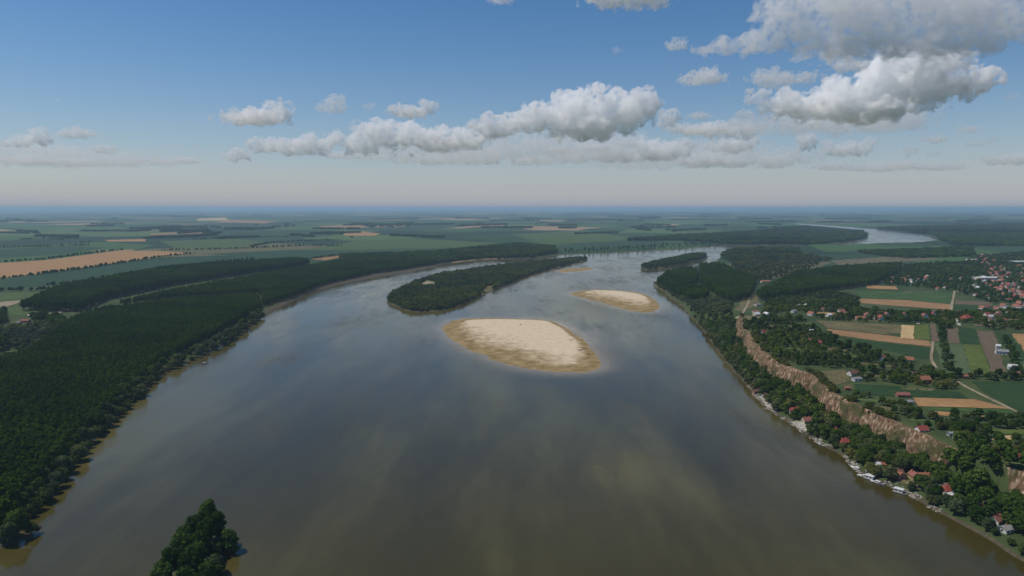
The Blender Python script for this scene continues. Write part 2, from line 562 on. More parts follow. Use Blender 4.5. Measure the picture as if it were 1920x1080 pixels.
CLOUDS = [
 # label, base row in the photograph, mist thickness factor, lobes (cx, cy, rx, ry)
 ('huge grey-bottomed cumulus cloud filling the upper right corner', 108, 0.46,
  [(1500, 58, 70, 34), (1450, 74, 60, 24), (1400, 84, 56, 18), (1345, 92, 50, 13), (1560, 30, 80, 44), (1640, 40, 80, 44), (1600, 86, 110, 22), (1720, 30, 80, 46), (1700, 84, 100, 24),
   (1800, 42, 70, 44), (1800, 86, 80, 20), (1880, 48, 60, 40), (1940, 40, 60, 44), (1480, 10, 60, 34), (1620, -18, 110, 34), (1780, -20, 110, 36), (1900, -10, 80, 36)]),
 ('small round white cloud tip left of the huge corner cloud', 94, 0.9, [(1272, 82, 22, 13), (1258, 88, 14, 7)]),
 ('wide bright-topped cumulus cloud under the huge corner cloud', 226, 1.0,
  [(1605, 185, 50, 36), (1640, 175, 40, 40), (1545, 198, 60, 26), (1480, 195, 50, 24), (1420, 185, 26, 16), (1690, 150, 55, 46), (1770, 160, 70, 30),
   (1838, 148, 26, 24), (1720, 120, 90, 22), (1600, 208, 110, 18)]),
 ('small oval cloud just below the dark base of the corner cloud', 134, 0.9, [(1588, 122, 36, 12)]),
 ('small flat-based cloud alone in blue sky right of centre', 161, 0.9, [(1318, 148, 44, 11), (1330, 136, 28, 10), (1300, 152, 26, 7)]),
 ('soft grey-white cloud left of the wide bright-topped cumulus', 163, 0.7, [(1462, 146, 48, 15), (1440, 142, 26, 14), (1512, 146, 26, 10)]),
 ('long towering cumulus bank above the middle of the horizon', 268, 0.9,
  [(1150, 205, 55, 34), (1095, 210, 55, 38), (1192, 200, 28, 24), (1040, 222, 55, 26), (1110, 235, 80, 26), (970, 230, 45, 22), (920, 238, 40, 20)]),
 ('lower left part of the long cumulus bank with knobbly top', 290, 0.8,
  [(860, 255, 50, 20), (800, 258, 45, 20), (756, 258, 45, 26), (700, 262, 40, 28), (664, 272, 34, 18), (830, 268, 90, 16)]),
 ('low white cloud strip left of the long cumulus bank', 288, 0.75, [(490, 272, 34, 14), (545, 276, 55, 15), (602, 272, 34, 20), (570, 270, 30, 16)]),
 ('flat-based white cloud, leftmost of the row of small cumulus', 236, 0.9, [(486, 222, 60, 14), (462, 218, 34, 12), (516, 208, 22, 18), (538, 208, 18, 14)]),
 ('tiny round cumulus, second in the row of small cumulus', 212, 0.9, [(628, 200, 30, 11), (632, 190, 20, 11), (610, 204, 18, 7)]),
 ('speck of cloud, third in the row of small cumulus', 206, 0.6, [(690, 200, 13, 6), (698, 195, 8, 4)]),
 ('smooth bean-shaped cloud, rightmost in the row of small cumulus', 219, 0.9, [(770, 210, 42, 10), (800, 200, 20, 13), (760, 204, 26, 9)]),
 ('small puff of cloud right of the towering cumulus bank', 240, 0.6, [(1252, 222, 20, 16), (1240, 234, 14, 8)]),
 ('thin flat cloud strip below the lone flat-based cloud', 258, 0.6, [(1300, 244, 50, 10), (1350, 242, 50, 14), (1398, 244, 26, 16), (1270, 240, 26, 8)]),
 ('small flat puff above the thin cloud strip', 224, 0.5, [(1312, 217, 22, 7)]),
 ('small round puff above the right end of the thin strip', 226, 0.5, [(1392, 216, 18, 9)]),
 ('pale cumulus low above the horizon right of the middle', 302, 0.55, [(1240, 285, 56, 16), (1160, 292, 46, 14), (1215, 274, 32, 14), (1262, 278, 30, 14)]),
 ('pale cloud below the thin cloud strip', 290, 0.5, [(1372, 272, 48, 14), (1395, 262, 26, 10)]),
 ('faint low cloud over the river bend', 312, 0.45, [(1330, 300, 50, 12), (1370, 304, 36, 10), (1300, 304, 30, 9)]),
 ('small square-topped puff left of a wider low cloud', 282, 0.7, [(1515, 265, 22, 15), (1505, 260, 14, 10)]),
 ('wider low white cloud beside the square-topped puff', 294, 0.75, [(1572, 282, 36, 11), (1606, 278, 30, 14), (1560, 274, 20, 10)]),
 ('faint rounded cloud low above the far river', 316, 0.4, [(1450, 302, 38, 12), (1470, 298, 22, 10)]),
 ('narrow upright wisp low on the right', 296, 0.35, [(1706, 282, 11, 12)]),
 ('small flat cloud high over the village', 270, 0.5, [(1748, 262, 22, 8)]),
 ('thin dash of cloud near the right edge', 250, 0.4, [(1816, 243, 22, 6)]),
 ('thin two-lobed wisp near the right edge', 276, 0.35, [(1832, 270, 22, 5), (1858, 263, 14, 6)]),
 ('tiny wisp below the flat cloud over the village', 298, 0.35, [(1752, 289, 16, 6)]),
 ('long faint cloud bank low on the right', 322, 0.4, [(1660, 312, 50, 8), (1710, 308, 40, 8), (1760, 312, 50, 7), (1640, 316, 40, 6)]),
 ('faint cloud bank at the right edge above the horizon', 312, 0.45, [(1880, 300, 40, 9), (1920, 298, 40, 10)]),
 ('dash of cloud at the right edge beside the wide cumulus', 188, 0.4, [(1902, 181, 18, 6)]),
 ('white cloud cut by the top edge of the picture', 12, 1.0, [(1140, -4, 50, 14), (1200, -2, 50, 14), (1250, -6, 20, 12), (1170, -26, 80, 20)]),
 ('little cloud touching the top edge left of the white one', 11, 0.8, [(938, 2, 24, 8), (950, -6, 20, 10)]),
 ('tiny puff in clear blue sky above the lone cloud', 103, 0.6, [(1157, 96, 10, 6)]),
 ('pale knobbly cloud at the far left', 280, 0.5, [(62, 262, 34, 14), (70, 250, 20, 12), (34, 270, 30, 8)]),
 ('flat pale cloud beside the knobbly one on the left', 262, 0.45, [(146, 252, 34, 9), (150, 244, 18, 8)]),
 ('small pale puff low on the left', 288, 0.4, [(198, 280, 28, 8)]),
 ('long thin pale cloud low left of the middle', 310, 0.45, [(310, 304, 30, 6), (350, 301, 32, 7)]),
 ('small pale cloud left of the low white strip', 304, 0.5, [(445, 293, 26, 12)]),
 ('broad faint cloud bank low on the far left', 312, 0.3, [(60, 302, 60, 9), (140, 304, 60, 8), (230, 304, 40, 7)]),
 ('faint cloud under the lower left of the cumulus bank', 308, 0.4, [(800, 296, 60, 11), (880, 296, 60, 12), (930, 290, 36, 12)]),
 ('faint cloud under the towering cumulus bank', 306, 0.4, [(1080, 292, 46, 12), (1000, 300, 46, 10), (1110, 284, 26, 10)]),
 ('thin veil of cloud behind the towering cumulus bank', 300, 0.17, [(1000, 272, 120, 26), (1120, 270, 110, 28), (880, 282, 110, 20), (760, 286, 90, 18)]),
 ('thin veil of cloud below the wide bright-topped cumulus', 250, 0.17, [(1560, 226, 130, 22), (1680, 215, 110, 26), (1450, 232, 90, 18)]),
 ('thin veil of cloud low between the middle and the right', 316, 0.17, [(1320, 292, 130, 20), (1200, 300, 100, 16), (1440, 296, 90, 16)]),
 ('thin veil of cloud low on the far left', 316, 0.17, [(90, 292, 110, 20), (220, 298, 90, 14)]),
 ('small torn cloud under the right half of the towering bank', 284, 0.5, [(1120, 276, 34, 8), (1050, 282, 30, 7), (1180, 268, 24, 8)]),
 ('small torn cloud between the low white strip and the bank', 296, 0.4, [(640, 292, 40, 7), (700, 296, 34, 6)]),
 ('small cloud low right of the pale middle cumulus', 306, 0.5, [(1290, 270, 22, 8), (1280, 264, 14, 7)]),
 ('ragged cloud over the far village', 318, 0.4, [(1550, 312, 36, 8), (1600, 316, 30, 6)]),
 ('thin cloud above the frame, mirrored in the lower middle water', -120, 0.5, [(1150, -138, 90, 12), (1210, -132, 60, 9), (1090, -134, 50, 8)]),
 ('tiny fleck of cloud high on the left', 192, 0.3, [(105, 187, 10, 5)]),
]

def tile_noise(n, cells, seed, kind):
    """a repeating block of billow (cell) noise or soft noise, n samples on a side"""
    g = np.random.default_rng(seed)
    c = (np.arange(n) + 0.5) / n * cells
    X = np.stack(np.meshgrid(c, c, c, indexing='ij'), -1).reshape(-1, 3)
    i = np.floor(X).astype(int)
    if kind == 'cell':
        pts = g.random((cells, cells, cells, 3))
        best = np.full(len(X), 9.0)
        for d in np.ndindex(3, 3, 3):
            j = i + np.array(d) - 1
            w = j % cells
            best = np.minimum(best, ((j + pts[w[:, 0], w[:, 1], w[:, 2]] - X) ** 2).sum(1))
        return np.sqrt(best).reshape(n, n, n)
    val = g.random((cells, cells, cells)); f = X - i; f = f * f * (3 - 2 * f); out = 0
    for d in np.ndindex(2, 2, 2):
        w = (i + np.array(d)) % cells
        k = np.prod(np.where(np.array(d), f, 1 - f), axis=1)
        out = out + k * val[w[:, 0], w[:, 1], w[:, 2]]
    return out.reshape(n, n, n)
CELL, SOFT = tile_noise(56, 7, 5, 'cell'), tile_noise(56, 8, 6, 'soft')

def tile_at(T, p, cells):
    n = T.shape[0]
    q = p / cells * n - 0.5
    i = np.floor(q).astype(int); f = q - i; out = 0
    for d in np.ndindex(2, 2, 2):
        w = (i + np.array(d)) % n
        k = np.prod(np.where(np.array(d), f, 1 - f), axis=1)
        out = out + k * T[w[:, 0], w[:, 1], w[:, 2]]
    return out

def surface_net(Fd, org, h):
    """closed mesh round the region where the sampled field is positive"""
    ins = Fd > 0
    nx, ny, nz = Fd.shape
    acc = np.zeros((nx - 1, ny - 1, nz - 1, 3)); cnt = np.zeros((nx - 1, ny - 1, nz - 1))
    gi = np.stack(np.meshgrid(np.arange(nx - 1), np.arange(ny - 1), np.arange(nz - 1), indexing='ij'), -1).astype(float)
    def sl(o):
        return tuple(slice(k, k + m - 1) for k, m in zip(o, Fd.shape))
    for ax in range(3):
        for o in np.ndindex(2, 2):
            a = list(o); a.insert(ax, 0); b = list(o); b.insert(ax, 1)
            fa, fb = Fd[sl(a)], Fd[sl(b)]
            m = (fa > 0) != (fb > 0)
            t = np.where(m, fa / np.where(m, fa - fb, 1), 0)
            e = np.zeros(acc.shape); e[...] = a; e[..., ax] = t
            acc += np.where(m[..., None], e, 0); cnt += m
    act = cnt > 0
    idx = np.full(act.shape, -1); idx[act] = np.arange(act.sum())
    V = (gi[act] + acc[act] / cnt[act][:, None]) * h + org
    Q = []
    for ax in range(3):
        u, w = (ax + 1) % 3, (ax + 2) % 3
        A = np.moveaxis(ins, (ax, u, w), (0, 1, 2)); I = np.moveaxis(idx, (ax, u, w), (0, 1, 2))
        s0, s1 = A[:-1, 1:-1, 1:-1], A[1:, 1:-1, 1:-1]
        q = np.stack([I[:, :-1, :-1], I[:, 1:, :-1], I[:, 1:, 1:], I[:, :-1, 1:]], -1)
        Q.append(q[s0 & ~s1]); Q.append(q[~s0 & s1][:, ::-1])
    return V, np.vstack(Q)

def build_clouds():
    for k, (label, base, dens, lobes) in enumerate(CLOUDS):
        rng = np.random.default_rng(300 + k)
        dbase = ray(960, base)
        D = min(1150.0 / (dbase[2] / dbase[1]), 32000.0)
        sc = D / FPX
        zb = CAM_H + D * dbase[2] / dbase[1]
        ry = min(float(np.median([l[3] for l in lobes])), 25.0) * sc
        E = []
        for (cx, cy, rx, rv) in lobes:
            d = ray(cx, cy)
            c = d * (D / d[1]) + np.array([0, rng.normal(0, 0.2) * rx * sc, CAM_H])
            E.append((c, np.array([rx, max(rx * 0.6, rv), rv]) * sc * 1.12))
            for j in range(3 if rx > 25 else 1):
                r = rv * sc * rng.uniform(0.5, 0.85)
                E.append((c + np.array([rng.uniform(-0.85, 0.85) * rx, rng.uniform(-0.45, 0.1) * rx, rv * rng.uniform(0.1, 0.75)]) * [sc, sc, sc], np.array([r * 1.3, r * 1.3, r])))
        lo = np.min([c - r * 1.35 for c, r in E], 0); hi = np.max([c + r * 1.35 for c, r in E], 0)
        lo[2] = max(lo[2], zb - 0.7 * ry)
        h = max(2.4 * sc, ((hi - lo).prod() / (3.6e5 if dens > 0.2 else 1.2e5)) ** (1 / 3), ry / 14)
        ax = [np.arange(l, u + h, h) for l, u in zip(lo - h, hi + h)]
        X = np.stack(np.meshgrid(*ax, indexing='ij'), -1)
        shp = X.shape[:3]; X = X.reshape(-1, 3)
        dist = np.full(len(X), 9.0)
        for c, r in E:
            dl = np.sqrt((((X - c) / r) ** 2).sum(1))
            hh = np.clip(0.5 + 0.5 * (dist - dl) / 0.22, 0, 1)
            dist = lerp(dist, dl, hh) - 0.22 * hh * (1 - hh)
        f = 0.82 - dist
        band = np.abs(f) < 1.0
        P = X[band] / (ry * 0.95) + 5.1 * k
        warp = tile_at(SOFT, P * 0.9, 8)
        lump = 0.62 * (0.50 - tile_at(CELL, P * 0.9 + warp[:, None] * 0.5, 7)) + 0.34 * (0.50 - tile_at(CELL, P * 2.1 + warp[:, None] * 0.8, 7)) 
        lump += 0.9 * (tile_at(SOFT, P * 1.1 + 3.3, 8) - 0.5) + 0.45 * (tile_at(SOFT, P * 2.7, 8) - 0.5) 
        f[band] += lump
        # flat, slightly ragged base
        f = np.minimum(f, (X[:, 2] - zb) / (0.8 * ry) + 0.15 + 0.5 * tile_at(SOFT, X / (ry * 0.8) + k, 8))
        Fd = f.reshape(shp)
        for a in range(3):
            Fd[tuple(0 if b == a else slice(None) for b in range(3))] = -1
            Fd[tuple(-1 if b == a else slice(None) for b in range(3))] = -1
        V, Q = surface_net(Fd, lo - h, h)
        c = V.mean(0)
        if 0.2 < dens < 0.75 and base > 200:
            dens = dens * 1.45
        mfp = (5.9 / dens) * sc * (1.5 if D < 9000 else 1.0)
        ob = link('cloud', mesh_np('cloud', V - c, Q, [cloud_material(1.0 / max(mfp, 6.0), ry)], True), label=label, category='cloud', group='clouds over the plain')
        ob.location = c
build_clouds()

# ------------------------------------------------------------------ haze in the air between the camera and the horizon
def build_haze():
    bm = bmesh.new()
    bmesh.ops.create_cube(bm, size=1.0)
    lo, hi = Vector((-130000, -2000, -7.0)), Vector((130000, 97000, CAM_H + 12))
    for v in bm.verts:
        v.co = Vector([lo[i] if v.co[i] < 0 else hi[i] for i in range(3)])
    me = bpy.data.meshes.new('haze'); bm.to_mesh(me); bm.free()
    t = NT('haze_air')
    v = t.n('ShaderNodeVolumePrincipled')
    v.inputs['Color'].default_value = (0.56, 0.78, 1.0, 1)
    v.inputs['Density'].default_value = 5.0e-5
    v.inputs['Anisotropy'].default_value = 0.1
    t.l(v.outputs[0], t.out.inputs['Volume'])
    me.materials.append(t.m)
    link('haze', me, kind='stuff', label='pale blue summer haze lying over the plain', category='haze')
build_haze()
# ------------------------------------------------------------------ loess cliff on the right bank
def build_cliff():
    t = NT('loess')
    P = t.pos()
    streak = t.noise(t.pos((0.5, 0.5, 0.045)), 1.0, 5, 0.6)
    blot = t.noise(t.pos((0.05, 0.05, 0.09)), 1.0, 5, 0.6)
    c = t.ramp(streak, [(0.32, (0.085, 0.048, 0.027)), (0.46, (0.17, 0.10, 0.058)), (0.55, (0.29, 0.19, 0.115)), (0.64, (0.56, 0.43, 0.29))])
    c = t.mix(t.ramp(blot, [(0.45, (0, 0, 0)), (0.62, (1, 1, 1))]), c, t.mix(0.55, c, (0.13, 0.085, 0.05)))
    c = t.mix(t.ramp(t.noise(t.pos((1, 1, 2)), 0.035, 6, 0.65), [(0.5, (0, 0, 0)), (0.6, (1, 1, 1))]), c, (0.085, 0.08, 0.032))
    t.principled(c, 0.95, t.noise(t.pos((0.8, 0.8, 0.3)), 1.0, 5), 0.6, 0.1)
    def ribbon(y0, y1):
        ys = np.arange(y0, y1, 1.0)
        line = np.column_stack([cliff_x(ys), ys])
        d = np.hypot(*np.diff(line, axis=0).T); cum = np.r_[0, np.cumsum(d)]
        s = np.arange(0, cum[-1], 1.5)
        P0 = np.column_stack([np.interp(s, cum, line[:, 0]), np.interp(s, cum, line[:, 1])])
        tg = np.gradient(P0, axis=0)
        for _ in range(6):
            tg = (tg + np.roll(tg, 1, 0) + np.roll(tg, -1, 0)) / 3
        tg /= np.hypot(tg[:, 0], tg[:, 1])[:, None]
        nr = np.column_stack([-tg[:, 1], tg[:, 0]])          # out over the river
        s = s + y0
        nv = 18
        rows = []
        Hy = lerp(PLAT, 4.0, sstep(1060, 1520, P0[:, 1]))
        fade = np.minimum(1, np.minimum(np.arange(len(s)), np.arange(len(s))[::-1]) / 12.0)
        for j in range(nv + 1):
            v = j / nv
            b = 0.24 * Hy - 3.0 + 7.0 * np.clip(fbm(s / 45.0, s * 0 + 8.0, 37, 3) - 0.4, 0, 1) * 2
            ridge = np.abs(fbm(s / 12.0, np.full_like(s, 0.7 + v * 0.8), 9, 4) - 0.5) * 2
            gul = 3.6 * (1 - ridge) * (0.35 + 0.65 * math.sin(math.pi * min(v * 0.8 + 0.1, 1)))
            fine = (fbm(s / 3.2, np.full_like(s, v * 5.0), 15, 3) - 0.5) * 3.8
            step = (fbm(s / 22.0, np.full_like(s, v * 2.2), 23, 3) - 0.5) * 4.0
            out = (9.0 - 8.0 * v ** 0.85 + 0.6 + gul + fine * (1 - v * 0.5) + step * (1 - v)) * fade + (fade - 1) * 3
            ztop = Hy + 0.4 + (fbm(s / 7.0, s * 0 + 5.0, 29, 3) - 0.6) * 1.8
            xy = P0 + nr * out[:, None]
            rows.append(np.column_stack([xy, lerp(b, ztop, v)]))
        for o_, dz in ((-1.6, 0.2), (-3.0, 3.0)):
            rows.append(np.column_stack([P0 + nr * o_, Hy - dz]))
        A = np.array(rows)
        me = mesh_np('loess_cliff', A.reshape(-1, 3), grid_faces(A.shape[0], A.shape[1])[:, ::-1], [t.m], False)
        link('loess_cliff', me, kind='structure')
    ribbon(472.0, 1105.0)
    ribbon(396.0, 447.0)
build_cliff()

# ------------------------------------------------------------------ fields, yards and tracks laid on the ground
from mathutils.geometry import delaunay_2d_cdt
_fm = {}
def crop(name, c1, c2, row=4.0, ang=0.0, contrast=0.35, patch=0.03):
    if name in _fm:
        return _fm[name]
    t = NT(name)
    w = t.n('ShaderNodeTexWave', wave_type='BANDS', bands_direction='X')
    w.inputs['Scale'].default_value = 0.314 / row * 2
    w.inputs['Distortion'].default_value = 1.2
    w.inputs['Detail'].default_value = 2
    t.l(t.pos((1, 1, 0), ang), w.inputs['Vector'])
    n = t.noise(t.pos(), patch, 5, 0.6)
    n2 = t.noise(t.pos(), 0.16, 6, 0.7)
    f = t.math('ADD', t.math('MULTIPLY', w.outputs['Fac'], contrast), t.math('MULTIPLY', n, 1 - contrast))
    c = t.mix(t.ramp(f, [(0.34, (0, 0, 0)), (0.66, (1, 1, 1))]), tuple(q * 0.9 for q in c1), c2)
    c = t.mix(t.math('MULTIPLY_ADD', n2, 3.0, -1.1, clamp=True), c, t.mix(1.0, c, (0.58, 0.63, 0.56), 'MULTIPLY'))
    t.principled(c, 0.95, n2, 0.3, 0.1)
    _fm[name] = t.m
    return t.m

WHEAT = crop('ripe_wheat', (0.37, 0.205, 0.088), (0.46, 0.27, 0.125), 5.0, 0.3)
WHEAT_B = crop('bright_stubble', (0.50, 0.33, 0.15), (0.66, 0.48, 0.26), 3.5, math.radians(4), 0.6)
STUBBLE = crop('orange_stubble', (0.31, 0.17, 0.082), (0.41, 0.245, 0.125), 5.0, 1.5)
SOIL = crop('brown_soil', (0.13, 0.095, 0.065), (0.20, 0.15, 0.10), 2.5, math.radians(4), 0.5)
GREEN_D = crop('dark_green_crop', (0.028, 0.060, 0.022), (0.042, 0.082, 0.028), 3.0, 1.4)
GREEN_M = crop('green_crop', (0.05, 0.10, 0.03), (0.075, 0.13, 0.04), 3.0, math.radians(-14), 0.3)
GREEN_G = crop('grey_green_crop', (0.085, 0.125, 0.055), (0.115, 0.155, 0.07), 3.0, math.radians(-14), 0.3)
GREEN_Y = crop('yellow_green_crop', (0.10, 0.13, 0.03), (0.13, 0.16, 0.04), 3.0, math.radians(-14), 0.3)
GREEN_B = crop('bluish_green_crop', (0.030, 0.068, 0.034), (0.045, 0.090, 0.044), 6.0, 0.5)
MEADOW = crop('meadow_grass', (0.07, 0.115, 0.035), (0.105, 0.145, 0.05), 9.0, 0.4, 0.15)
DRYGRASS = crop('dry_grass', (0.13, 0.11, 0.05), (0.20, 0.17, 0.085), 9.0, 0.4, 0.1)
REED = crop('reed_bed', (0.12, 0.105, 0.06), (0.19, 0.165, 0.10), 14.0, 0.1, 0.15)
DIRT = crop('bare_dirt', (0.26, 0.20, 0.13), (0.42, 0.34, 0.24), 6.0, 0.2, 0.1)
CONC = crop('pale_gravel', (0.40, 0.37, 0.31), (0.52, 0.48, 0.41), 6.0, 0.2, 0.1)
MUDDY = crop('mud_flat', (0.075, 0.066, 0.04), (0.115, 0.10, 0.065), 7.0, 0.6, 0.3)

def sheet(name, poly, mat, lift):
    poly = np.asarray(poly)
    bd = []
    n = len(poly)
    ext = np.ptp(poly, axis=0)
    cell = max(ext.max() / 14.0, 4.0)
    for i in range(n):
        a, b = poly[i], poly[(i + 1) % n]
        k = max(1, int(np.hypot(*(b - a)) / cell))
        for j in range(k):
            q = a + (b - a) * j / k
            if j:
                q = q + RNG.normal(0, 0.06 * cell, 2)
            bd.append(q)
    bd = np.array(bd)
    lo, hi = poly.min(0), poly.max(0)
    gx_, gy_ = np.meshgrid(np.arange(lo[0], hi[0], cell), np.arange(lo[1], hi[1], cell))
    q = np.stack([gx_.ravel(), gy_.ravel()], -1) + 0.37
    ins = inside(bd, q[:, 0], q[:, 1])
    q = q[ins]
    if len(q):
        q = q[sdist(bd, q[:, 0], q[:, 1]) < -cell * 0.3]
    allp = [Vector(p) for p in bd] + [Vector(p) for p in q]
    ed = [(i, (i + 1) % len(bd)) for i in range(len(bd))]
    v2, _, f2, *_ = delaunay_2d_cdt(allp, ed, [], 1, 1e-4)
    xy = np.array([v[:] for v in v2])
    z = G(xy[:, 0], xy[:, 1]) + lift
    V = np.column_stack([xy, z])
    c = np.array([*V[:, :2].mean(0), V[:, 2].min()])
    # a skirt down into the ground closes the edge of the sheet
    tris = [tuple(f) for f in f2 if len(f) == 3]
    from collections import Counter
    cnt = Counter(tuple(sorted((f[i], f[(i + 1) % 3]))) for f in tris for i in range(3))
    nv = len(V); low = V.copy(); low[:, 2] -= lift + 0.5
    for f in list(tris):
        for i in range(3):
            a, b = f[i], f[(i + 1) % 3]
            if cnt[tuple(sorted((a, b)))] == 1:
                tris.append((b, a, a + nv)); tris.append((b, a + nv, b + nv))
    me = mesh_np(name, np.vstack([V, low]) - c, np.array(tris), [mat])
    o = link(name, me, kind='structure')
    o.location = c
    return o

def field(name, px, mat, lift=0.35):
    return sheet(name, [U(*p) for p in px], mat, lift)

